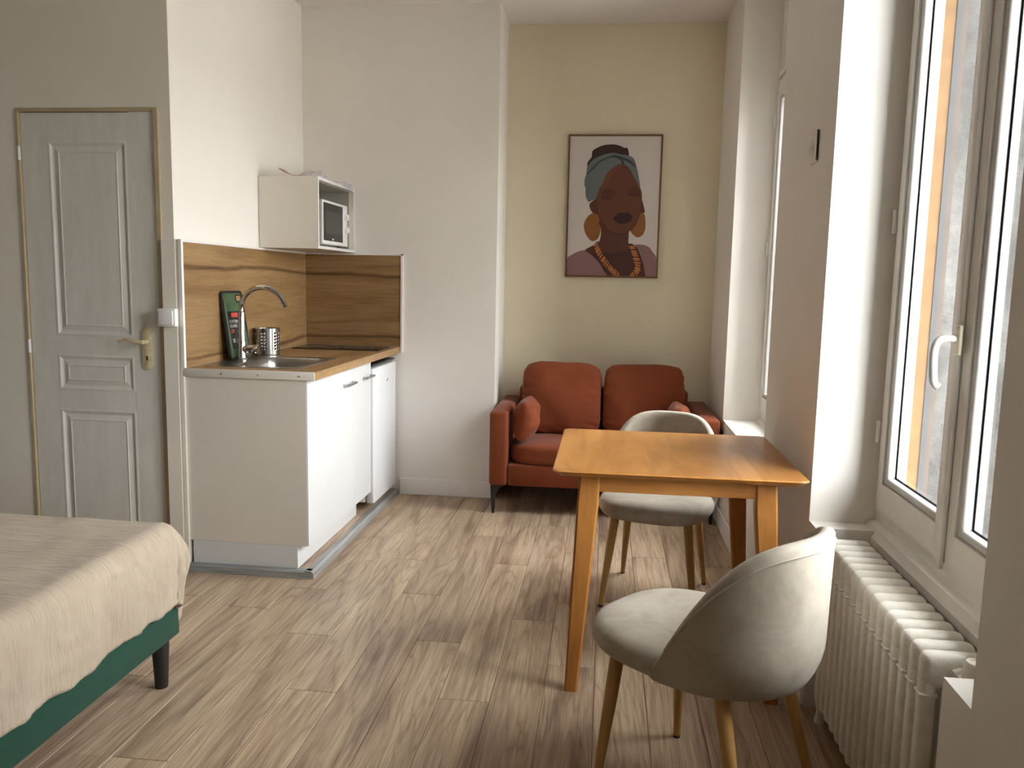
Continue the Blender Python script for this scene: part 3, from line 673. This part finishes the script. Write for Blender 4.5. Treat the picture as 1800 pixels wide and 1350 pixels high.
poly('ring', [(285, 745), (240, 790), (220, 850), (235, 920), (270, 970), (300, 982), (340, 960), (362, 900), (364, 840), (352, 780), (330, 750)])
poly('ring', [(700, 740), (738, 745), (747, 800), (745, 870), (720, 925), (680, 945), (650, 930), (618, 885), (655, 835), (690, 775)])
poly('chest', [(225, 1065), (300, 1018), (350, 985), (460, 1050), (600, 1000), (655, 1015), (690, 1060), (720, 1160), (745, 1290), (405, 1290), (370, 1210), (320, 1140), (270, 1100)])
poly('neck', [(362, 800), (367, 870), (365, 930), (350, 985), (310, 1022), (380, 1072), (460, 1082), (540, 1068), (605, 1042), (600, 985), (606, 880), (600, 800)])
poly('mauve', [(60, 1155), (120, 1100), (180, 1072), (222, 1066), (290, 1110), (350, 1175), (385, 1235), (402, 1290), (200, 1300), (60, 1300)])
poly('mauve', [(650, 1013), (710, 1006), (770, 1025), (805, 1070), (838, 1130), (850, 1300), (800, 1300), (748, 1295), (725, 1180), (700, 1080), (680, 1040)])
poly('jaw', [(326, 615), (350, 545), (390, 465), (430, 390), (480, 340), (530, 322), (580, 322), (615, 357), (657, 430), (693, 495), (716, 550), (719, 620), (713, 702), (692, 775), (652, 856), (600, 900), (545, 919), (480, 914), (428, 889), (387, 844), (352, 784), (335, 722), (325, 660)])
poly('skin', [(330, 615), (350, 550), (390, 470), (430, 395), (480, 345), (530, 325), (580, 325), (615, 360), (655, 430), (690, 495), (712, 550), (715, 620), (708, 700), (688, 770), (648, 850), (598, 893), (545, 912), (480, 906), (432, 881), (392, 838), (357, 778), (341, 720), (331, 660)])
poly('glow', [(372, 510), (410, 430), (455, 370), (500, 340), (545, 332), (500, 370), (455, 430), (420, 500), (395, 530)])
poly('wrap', [(247, 405), (255, 345), (300, 290), (360, 255), (430, 232), (485, 225), (540, 238), (610, 248), (650, 270), (672, 320), (690, 400), (705, 500), (707, 535), (680, 480), (650, 420), (610, 350), (570, 326), (520, 325), (470, 355), (425, 400), (390, 470), (350, 550), (330, 610), (318, 625), (285, 635), (265, 645), (240, 595), (238, 520), (230, 510), (232, 450)])
poly('fold', [(250, 408), (300, 350), (360, 295), (430, 262), (490, 246), (530, 262), (562, 285), (575, 327), (552, 327), (545, 290), (520, 275), (480, 264), (420, 278), (360, 310), (300, 368), (265, 402)])
poly('fold', [(490, 240), (560, 262), (620, 285), (670, 338), (655, 340), (610, 305), (550, 280)])
poly('lid', [(378, 598), (382, 555), (420, 530), (470, 535), (496, 570), (470, 598), (420, 606)])
poly('lid', [(597, 575), (620, 520), (655, 500), (690, 530), (706, 575), (660, 590)])
poly('lip', [(472, 790), (500, 750), (530, 733), (562, 737), (590, 730), (620, 745), (638, 775), (615, 810), (570, 828), (520, 825), (490, 808)])
def stroke(key, a, b, wd):
    a, b = Vector(a), Vector(b); d = (b-a).normalized(); n = Vector((-d.y, d.x))*wd/2
    poly(key, [tuple(a+n), tuple(b+n*.5), tuple(b-n*.5), tuple(a-n)], False); layer[0] -= 1
layer[0] += 1
for c_, r_ in (((372, 608), (468, 600)), ((600, 575), (708, 578))):
    stroke('ink', c_, r_, 6)
    for i in range(7):
        t = (i+.5)/7; x = c_[0]+(r_[0]-c_[0])*t; y = c_[1]+(r_[1]-c_[1])*t; stroke('ink', (x, y), (x-10+5*t, y+24), 5)
def beads(path, step, flip):
    P = catmull(path, 14, False); acc = 0; last = None; k = 0
    for p, q in zip(P, P[1:]):
        acc += (q-p).length
        if acc >= step:
            acc = 0; d = (q-p).normalized(); n = Vector((-d.y, d.x, 0)); wob = random.uniform(-5, 5); s1 = random.uniform(20, 27)
            a = p-n*s1+d*(8*flip+wob); b = p+n*s1-d*(8*flip-wob); dn = (b-a).normalized(); m_ = Vector((-dn.y, dn.x, 0))*8
            c = (a+b)/2
            poly('bead', [tuple((a+m_*.5).xy), tuple((c+m_).xy), tuple((b+m_*.6).xy), tuple((b-m_*.6).xy), tuple((c-m_).xy), tuple((a-m_*.5).xy)], True, 3); layer[0] -= 1
layer[0] += 1
beads([(318, 1000), (335, 1055), (375, 1125), (425, 1195), (470, 1245), (520, 1285)], 19, -1)
beads([(622, 1012), (645, 1060), (662, 1120), (676, 1180), (675, 1225), (650, 1262), (625, 1284)], 18, 1)
o = part(pm, 'print', mats, pc, smooth=False, flip=False)
for p in o.data.polygons:
    pass
part(MB().box(PXa+fw, PXb-fw, PYf+.0085, YN-.004, PZa+fw, PZb-fw), 'backing', mats[pcol['paper']], pc, smooth=False)

# blanking plate on the pier
bp_ = tag(empty('socket_plate', (XR, 2.90, 1.82)), 'painted over square wall plate with a plugged hole, high on the pier', 'wall plate')
part(MB().box(XR-.006, XR, 2.852, 2.948, 1.768, 1.868, .003, 2), 'plate', M['white'], bp_)
part(MB().lathe([(.030, 0), (.030, -.003), (.026, -.005), (.024, -.003), (.008, -.002), (.006, .002), (.001, .002)], (XR-.006, 2.912, 1.818), 28, 'x'), 'boss', M['white'], bp_)
part(MB().box(XR-.008, XR-.001, 2.8497, 2.8518, 1.772, 1.870), 'gap', M['dark'], bp_, smooth=False)

# ------------------------------------------------------------------ sofa
so = tag(empty('sofa', (0, 4.92, 0)), 'rust coloured two seat sofa with black metal legs in the niche', 'sofa')
SXa, SXb, SYf, SYb = -.647, .662, 4.565, 5.295
def cushion(w_, d_, h_, n=14, e=.32, puff=.0, wr=.006, seed=0):
    """rounded box centred at the origin, slightly inflated and wrinkled"""
    mb = MB(); bm = mb.bm; bmesh.ops.create_cube(bm, size=2); bmesh.ops.subdivide_edges(bm, edges=bm.edges[:], cuts=n, use_grid_fill=True)
    for v in bm.verts:
        c = v.co.copy(); x, y, z = c
        r = (abs(x)**6+abs(y)**6+abs(z)**6)**(1/6); c = c*(1/r)**1.0 if r > 0 else c
        m = max(abs(x), abs(y), abs(z))
        q = Vector((c.x*w_/2, c.y*d_/2, c.z*h_/2))
        bx = (1-c.x**2); bz = (1-c.z**2); by = (1-c.y**2)
        q.y += math.copysign(puff*max(0, bx)*max(0, bz), c.y) if abs(c.y) > .2 else 0
        ed = max(0, (abs(c.x)-.45)/.55)+.7*max(0, (-c.z-.4)/.6)
        nn = noise.noise(Vector((q.x*9+seed, q.y*9, q.z*5)))*wr + noise.noise(Vector((q.x*12+seed, q.y*20, q.z*62)))*wr*(.15+.9*ed)
        q += c.normalized()*nn; v.co = q
    return mb
def place(mb, mat): bmesh.ops.transform(mb.bm, matrix=mat, verts=mb.bm.verts); return mb
part(MB().box(SXa, -.540, SYf, SYb, .165, .607, .022, 3), 'armrest', M['rust'], so)
part(MB().box(.540, SXb, SYf, SYb, .165, .607, .022, 3), 'armrest', M['rust'], so)
part(MB().box(-.538, .538, SYf+.012, SYb, .168, .295, .012, 2), 'base', M['rust'], so)
part(MB().box(-.538, .538, 5.15, SYb, .295, .69, .03, 3), 'back_frame', M['rust'], so)
part(place(cushion(1.072, .60, .135, 16, wr=.004), Matrix.Translation((0, SYf+.305, .352))), 'seat_cushion', M['rust'], so)
for xx, sd in ((-.258, 0), (.252, 5)):
    part(place(cushion(.492, .15, .45, 30, puff=.038, wr=.008, seed=sd), Matrix.Translation((xx, 5.035, .632)) @ Matrix.Rotation(math.radians(-11), 4, 'X')), 'back_cushion', M['rust'], so)
for xx, sx in ((-.622, 1), (.637, -1)):
    for yy, sy in ((SYf+.03, 1), (SYb-.03, -1)):
        mb = MB(); r = lambda x0, x1, y0, y1, z: [(xx+sx*x0, yy+sy*y0, z), (xx+sx*x1, yy+sy*y0, z), (xx+sx*x1, yy+sy*y1, z), (xx+sx*x0, yy+sy*y1, z)]
        mb.loft([r(-.004, .010, -.018, .0, 0), r(-.012, .016, -.016, .004, .11), r(-.014, .03, -.016, .014, .145), r(-.014, .06, -.016, .05, .166)])
        part(mb, 'leg', M['blackmetal'], so, smooth=False)
def scatter_pillow(name, loc, rot, sz, th, label):
    mb = MB(); N = 18; V = {}
    for side in (1, -1):
        for i in range(N+1):
            for j in range(N+1):
                u, v = i/N*2-1, j/N*2-1
                edge = (i in (0, N) or j in (0, N))
                if side == -1 and edge: V[side, i, j] = V[1, i, j]; continue
                t = th*(max(0, (1-u**2))*max(0, (1-v**2)))**.5
                k = 1-.05*(1-u*u)*(v*v)-.12*(u*v)**4 ; k2 = 1-.05*(1-v*v)*(u*u)-.12*(u*v)**4
                p = Vector((side*t, u*sz/2*k2, v*sz/2*k)); nn = noise.noise(Vector((side*3+p.x*10, p.y*16, p.z*16)))*.009*(1 if not edge else .3) + noise.noise(Vector((p.x*8, p.y*10, p.z*52)))*.010*(1 if not edge else 0)
                p.x += nn*side; V[side, i, j] = mb.bm.verts.new(p)
        for i in range(N):
            for j in range(N):
                q = [V[side, i, j], V[side, i+1, j], V[side, i+1, j+1], V[side, i, j+1]]
                mb.bm.faces.new(q if side == 1 else q[::-1])
    o = mb.build(name, M['rust'], None, ang=180); subsurf(o, 1); o.location = loc; o.rotation_euler = rot; tag(o, label, 'pillow'); return o
scatter_pillow('throw_pillow', (-.447, 4.715, .546), (math.radians(4), math.radians(6), math.radians(-4)), .262, .080, 'small rust throw pillow leaning on the left sofa armrest')
scatter_pillow('throw_pillow', (.447, 4.715, .546), (math.radians(4), math.radians(-6), math.radians(4)), .262, .080, 'small rust throw pillow by the right sofa armrest, mostly behind chair')

# ------------------------------------------------------------------ dining table
tb = tag(empty('dining_table', (.25, 2.92, 0)), 'square honey coloured wooden dining table with splayed legs', 'table')
TX0, TX1, TY0, TY1, TZ = -.154, .653, 2.537, 3.308, .752
_d = NT('table_top_staves'); _v = _d.coords((1, 1, 1))
_br = _d.n('ShaderNodeTexBrick'); _rt = _d.n('ShaderNodeMapping'); _rt.inputs['Rotation'].default_value = (0, 0, PI/2); _d.l(_v, _rt.inputs[0]); _d.l(_rt.outputs[0], _br.inputs['Vector'])
_br.inputs['Scale'].default_value = 1; _br.inputs['Mortar Size'].default_value = 0; _br.inputs['Brick Width'].default_value = .34; _br.inputs['Row Height'].default_value = .085; _br.inputs['Bias'].default_value = 0; _br.offset = .37
_br.inputs['Color1'].default_value = (.84, .83, .81, 1); _br.inputs['Color2'].default_value = (1.05, 1.04, 1.0, 1)
_a = _d.noise(_d.coords((1, .16, 1)), 11, 5, .55, 1.6); _c = _d.ramp(_a, [(.3, (.36, .145, .034)), (.5, (.45, .200, .052)), (.7, (.52, .245, .068))])
_d.base(_d.mix(1, _c, _br.outputs['Color'], 'MULTIPLY')); _d.set(Roughness=.28); _d.set(**{'Specular IOR Level': .38}); M['staves'] = _d.m
pl = rrect(TX0, TX1, TY0, TY1, .03, 0, 6)
def ins(d, z): return [(x, y, z) for x, y, _ in rrect(TX0+d, TX1-d, TY0+d, TY1-d, .03, 0, 6)]
part(MB().loft([ins(.022, TZ-.022), ins(.003, TZ-.008), ins(0, TZ-.004), ins(.003, TZ)]), 'tabletop', M['staves'], tb, ang=25)
AX0, AX1, AY0, AY1 = TX0+.115, TX1-.115, TY0+.075, TY1-.075
part(MB().box(AX0, AX1, AY0, AY0+.02, TZ-.082, TZ-.022, .001, 1).box(AX0, AX1, AY1-.02, AY1, TZ-.082, TZ-.022, .001, 1).box(AX0, AX0+.02, AY0+.021, AY1-.021, TZ-.082, TZ-.022, .001, 1).box(AX1-.02, AX1, AY0+.021, AY1-.021, TZ-.082, TZ-.022, .001, 1), 'apron', M['honey_x'], tb, smooth=False)
feet = {(-1, -1): (-.073, 2.565), (1, -1): (.578, 2.580), (-1, 1): (-.090, 3.275), (1, 1): (.590, 3.275)}
for (sx, sy), (fx, fy) in feet.items():
    txx = (AX0+.006 if sx < 0 else AX1-.006); tyy = (AY0+.018 if sy < 0 else AY1-.018)
    mb = MB()
    def sec(cx_, cy_, wx, wy, z):
        c = .007
        return [(cx_-wx+c, cy_-wy, z), (cx_+wx-c, cy_-wy, z), (cx_+wx, cy_-wy+c, z), (cx_+wx, cy_+wy-c, z), (cx_+wx-c, cy_+wy, z), (cx_-wx+c, cy_+wy, z), (cx_-wx, cy_+wy-c, z), (cx_-wx, cy_-wy+c, z)]
    mb.loft([sec(fx, fy, .022, .018, 0), sec(fx+(txx-fx)*.90, fy+(tyy-fy)*.90, .036, .023, (TZ-.022)*.86), sec(txx, tyy, .034, .023, TZ-.0225)])
    part(mb, 'leg', M['honey'], tb, smooth=False)

# ------------------------------------------------------------------ chairs
def make_chair():
    e = empty('dining_chair', (0, 0, 0))
    def sup(a0, Af, Ab, B, n, ph):
        c, s = math.cos(ph), math.sin(ph)
        A = Af if c >= 0 else Ab
        return a0+A*math.copysign(abs(c)**(2/n), c), B*math.copysign(abs(s)**(2/n), s)
    N = 40; mb = MB()
    rings = []
    for d, z in ((.10, .398), (.035, .398), (.012, .405), (0, .425), (.0, .445), (.010, .462), (.030, .472), (.07, .477), (.12, .476)):
        rings.append([(*(sup(.03, .262-d, .235-d, .236-d, 2.7, 2*PI*k/N)), z-.006*0) for k in range(N)])
    # dish the seat slightly
    mb.loft(rings); o = mb.build('seat', M['velvet'], e, ang=80)
    # wrap-around back shell
    NU, NV = 48, 14
    A, B, n = .290, .252, 2.12
    def shell(u, v, th):
        s = u*2-1; ph = PI + s*(PI/2+.02)
        c, si = math.cos(ph), math.sin(ph)
        a = A*math.copysign(abs(c)**(2/n), c); b = B*math.copysign(abs(si)**(2/n), si)
        q = min(1, max(0, -a/A)); ztop = .432 + .345*(1-(1-q)**1.75)
        zb = .400
        z = zb+(ztop-zb)*v
        # profile: tucks in under the seat, bulges, leans a little
        k = 1 - .10*(1-min(1, (z-zb)/.10))**2 + .03*max(0, (z-.55))/.25*0
        kk = k - th/ .27
        lean = -.006*(z-.45)/.3
        return (a*kk+lean*q, b*kk, z)
    mb = MB(); TH = .036
    outer = [[Vector(shell(i/NU, j/NV, 0)) for j in range(NV+1)] for i in range(NU+1)]
    inner = [[Vector(shell(i/NU, j/NV, TH)) for j in range(NV+1)] for i in range(NU+1)]
    # closed section: outer up, rounded rim, inner down, rounded bottom
    rings = []
    for i in range(NU+1):
        o_, n_ = outer[i], inner[i]; sec = []
        sec += [o_[j] for j in range(0, NV)] ; top = (o_[NV]+n_[NV])/2
        t_ = (o_[NV]-o_[NV-1]).normalized()*.012
        sec += [o_[NV]*.96+n_[NV]*.04 - t_*.5, o_[NV]*.8+n_[NV]*.2 + t_*.1, top+t_*.25, o_[NV]*.2+n_[NV]*.8+t_*.1, o_[NV]*.04+n_[NV]*.96 - t_*.5]
        sec += [n_[j] for j in range(NV-1, -1, -1)]; bt = (o_[0]+n_[0])/2 + Vector((0, 0, -.009)); sec += [bt]
        rings.append(sec)
    # rounded tips
    def shrink(sec, off_, k): 
        c = sum(sec, Vector())/len(sec); return [c+(p-c)*k+Vector((off_, 0, 0)) for p in sec]
    rings = [shrink(rings[0], .016, .35), shrink(rings[0], .012, .8)] + rings + [shrink(rings[-1], .012, .8), shrink(rings[-1], .016, .35)]
    mb.loft(rings); o = mb.build('backrest', M['velvet'], e, ang=75)
    # seam just under the rim, outside
    pts = []
    for i in range(2, NU-1):
        p = Vector(shell(i/NU, .94, -.0012)); pts.append(tuple(p))
    sm = MB().tube(pts, .0022, 6).build('seam', M['velvet'], o)
    for (fa, fb), (ta, tb_) in (((.197, .194), (.17, .148)), ((.197, -.194), (.17, -.148)), ((-.235, .187), (-.132, .148)), ((-.235, -.187), (-.132, -.148))):
        lg = MB().tube([(ta, tb_, .402), (ta+(fa-ta)*.35, tb_+(fb-tb_)*.35, .26), (fa, fb, .006)], [.0195, .0180, .0105], 16).build('leg', M['leg'], e)
        MB().lathe([(.0100, 0), (.0112, .007), (.0108, .012)], (fa, fb, 0), 12).build('foot_cap', M['dark'], lg)
    return e
def copy_tree(o, parent=None):
    c = o.copy(); COL.objects.link(c); c.parent = parent
    for ch in list(o.children): copy_tree(ch, c)
    return c
chA = make_chair(); chA.location = (.252, 3.435, 0); chA.rotation_euler = (0, 0, math.radians(-102.76))
tag(chA, 'taupe velvet chair tucked under the far side of the table, facing the viewer', 'chair', 'velvet dining chairs')
chB = copy_tree(chA); chB.location = (.290, 2.052, 0); chB.rotation_euler = (0, 0, math.radians(141.56))
tag(chB, 'taupe velvet chair in the foreground seen from behind, beside the radiator', 'chair', 'velvet dining chairs')

# ------------------------------------------------------------------ radiator
rd = tag(empty('radiator', (.755, 2.1, 0)), 'old white cast iron column radiator under the near window', 'radiator')
RX0, RX1, RZ1 = .688, .822, .592
NSEC = 15; y_first, y_last = 1.722, 2.478
proto = None
def rad_section():
    mb = MB(); hw = .0205
    mb.box(RX0, RX1, -hw, hw, RZ1-.080, RZ1, .0200, 5)            # top header
    mb.box(RX0+.002, RX1-.002, -hw*.95, hw*.95, .055, .125, .0190, 4)   # bottom header
    cwid = .0385
    for k in range(3):
        x0 = RX0+k*(RX1-RX0-cwid)/2
        mb.box(x0+.0005, x0+cwid-.0005, -.0182, .0182, .07, RZ1-.03, .0160, 4)
        mb.box(x0-.0004, x0+cwid-.0006, -.0186, .0186, RZ1-.098, RZ1-.090, .0035, 2)   # cast ring
    mb.lathe([(.017, -.027), (.017, .027)], ((RX0+RX1)/2, 0, RZ1-.052), 12, 'y'); mb.lathe([(.017, -.027), (.017, .027)], ((RX0+RX1)/2, 0, .09), 12, 'y')
    return mb
sec_o = rad_section().build('section', M['radiator'], rd, ang=50)
sec_me = sec_o.data; sec_me.transform(Matrix.Translation((-.755, 0, 0)))
for i in range(NSEC):
    o = sec_o if i == 0 else bpy.data.objects.new('section', sec_me)
    if i: COL.objects.link(o); o.parent = rd
    o.location = (0, y_first+(y_last-y_first)*i/(NSEC-1)-2.1, 0)
for yy in (y_first, y_last):
    for xx in (RX0+.02, RX1-.02):
        part(MB().lathe([(.017, 0), (.015, .012), (.011, .03), (.016, .075)], (xx, yy, 0), 14), 'foot', M['radiator'], rd)
vx, vz = .762, .545
part(MB().lathe([(.024, 0), (.024, -.012), (.018, -.016), (.018, -.05)], (vx, y_first-.022, vz), 8, 'y'), 'valve_nut', M['radiator'], rd, smooth=False)
vb = part(MB().lathe([(.016, -.075), (.018, -.03), (.021, -.015), (.021, .022), (.016, .025)], (vx+.008, y_first-.072, vz), 18), 'valve_body', M['steel'], rd)
part(MB().lathe([(.024, .0), (.0245, .008), (.0235, .034), (.019, .040), (.012, .041), (.011, .038), (.001, .038)], (vx+.008, y_first-.072, vz+.02), 24), 'valve_cap', plain('cream_cap', (.72, .68, .58), .35), rd)
part(MB().tube([(vx+.008, y_first-.072, vz-.07), (vx+.008, y_first-.072, 0)], .009, 12), 'supply_pipe', M['radiator'], rd)

# ------------------------------------------------------------------ bed
BX1, BY1, BX0, BY0 = -1.372, 2.425, -2.78, .42
bd = tag(empty('bed', (-2.07, 1.42, 0)), 'green upholstered bed frame with black round legs beneath the beige cover', 'bed')
part(MB().box(BX1-.05, BX1, BY0, BY1, .168, .301, .006, 2), 'side_rail', M['green'], bd)
part(MB().box(BX0, BX0+.05, BY0, BY1, .168, .301, .006, 2), 'side_rail', M['green'], bd)
part(MB().box(BX0+.05, BX1-.05, BY1-.05, BY1, .168, .301, .006, 2), 'foot_rail', M['green'], bd)
part(MB().box(BX0+.05, BX1-.05, BY0, BY0+.05, .168, .301, .006, 2), 'head_rail', M['green'], bd)
part(MB().box(BX0+.05, BX1-.05, BY0+.05, BY1-.05, .27, .30), 'slat_base', M['leg'], bd, smooth=False)
for xx in (BX1-.042, BX0+.042):
    for yy in (BY1-.05, BY0+.05):
        part(MB().lathe([(.0195, 0), (.0205, .003), (.0285, .166), (.0285, .1675)], (xx, yy, 0), 24), 'leg', M['black'], bd)
mt = MB().box(BX0+.035, BX1-.035, BY0+.03, BY1-.035, .303, .525, .04, 3).build('mattress', M['muslin'], None); origin(mt, (-2.07, 1.42, .303)); tag(mt, 'mattress lying on the green bed frame under the beige muslin cover', 'mattress')
# bedspread: cloth coordinates (s,t) measured from the mattress edges
Rr = .055; ZT = .548
ex1, ey1 = BX1-.018-Rr+.03, BY1-.012-Rr+.03
def drape(s, t):
    dx, dy = max(0, s-ex1), max(0, t-ey1)
    if dx <= 0 and dy <= 0:
        nz = noise.noise(Vector((s*1.6, t*1.6, 0)))*.012 + noise.noise(Vector((s*9, t*4, 3)))*.0045 + noise.noise(Vector((s*8, t*34, 8)))*.0028
        return Vector((s, t, ZT+nz))
    d = (dx**2.6+dy**2.6)**(1/2.6); hyp = math.hypot(dx, dy); ux, uy = dx/hyp, dy/hyp
    if d < Rr*PI/2: a = d/Rr; o_, dz = Rr*math.sin(a), Rr*(1-math.cos(a))
    else: o_, dz = Rr, Rr+(d-Rr*PI/2)
    hang = max(0, dz-Rr*.5)
    along = t if dx > dy else s
    corner = min(dx, dy)/(max(dx, dy)+1e-6)
    fold = (math.sin(along*24+noise.noise(Vector((along*3, 1, 0)))*3)*.006 + noise.noise(Vector((along*11, dz*2.5, 4)))*.014)*min(1, hang/.12)
    fold += .018*corner*math.sin(8*math.atan2(dy, dx))*min(1, hang/.1)
    puff = .020*math.sin(min(1, hang/.2)*PI)*corner + (.012 if dy > dx else .004)*math.sin(min(1, hang/.22)*PI)
    o_ += fold + puff
    bx, by = min(s, ex1), min(t, ey1)
    nz = noise.noise(Vector((s*1.6, t*1.6, 0)))*.012*max(0, 1-d/.1)+noise.noise(Vector((s*9, t*4, 3)))*.0045*max(0, 1-d/.1)
    fine = noise.noise(Vector((s*30, t*30, dz*5)))*.0045 + noise.noise(Vector((s*70, t*70, dz*9)))*.002
    return Vector((bx+ux*(o_+fine), by+uy*(o_+fine), ZT+nz-dz))
hem = .265
s0, s1, t0, t1 = BX0-.10, ex1+hem+.035, BY0-.02, ey1+hem+.0
NS, NTt = 190, 300
def bedf(u, v):
    s = s0+(s1-s0)*u; t = t0+(t1-t0)*v
    # ragged hem: shrink the overhang along the side a little, varying
    if s > ex1: s = ex1+(s-ex1)*(1+.06*noise.noise(Vector((t*4.5, 0, 1)))+.035*noise.noise(Vector((t*15, 0, 7))))
    if t > ey1: t = ey1+(t-ey1)*(1+.06*noise.noise(Vector((s*4.5, 5, 1))))
    p = drape(s, t)
    if s < BX0-.03: p.z -= (BX0-.03-s)*2.0
    return p
o = MB().grid(bedf, NS, NTt).build('bedspread', M['muslin'], None, ang=180)
md = o.modifiers.new('solidify', 'SOLIDIFY'); md.thickness = .004; md.offset = 1
origin(o, (-2.07, 1.42, ZT)); tag(o, 'beige crinkled muslin bedspread draped over the mattress and green frame', 'bedspread')
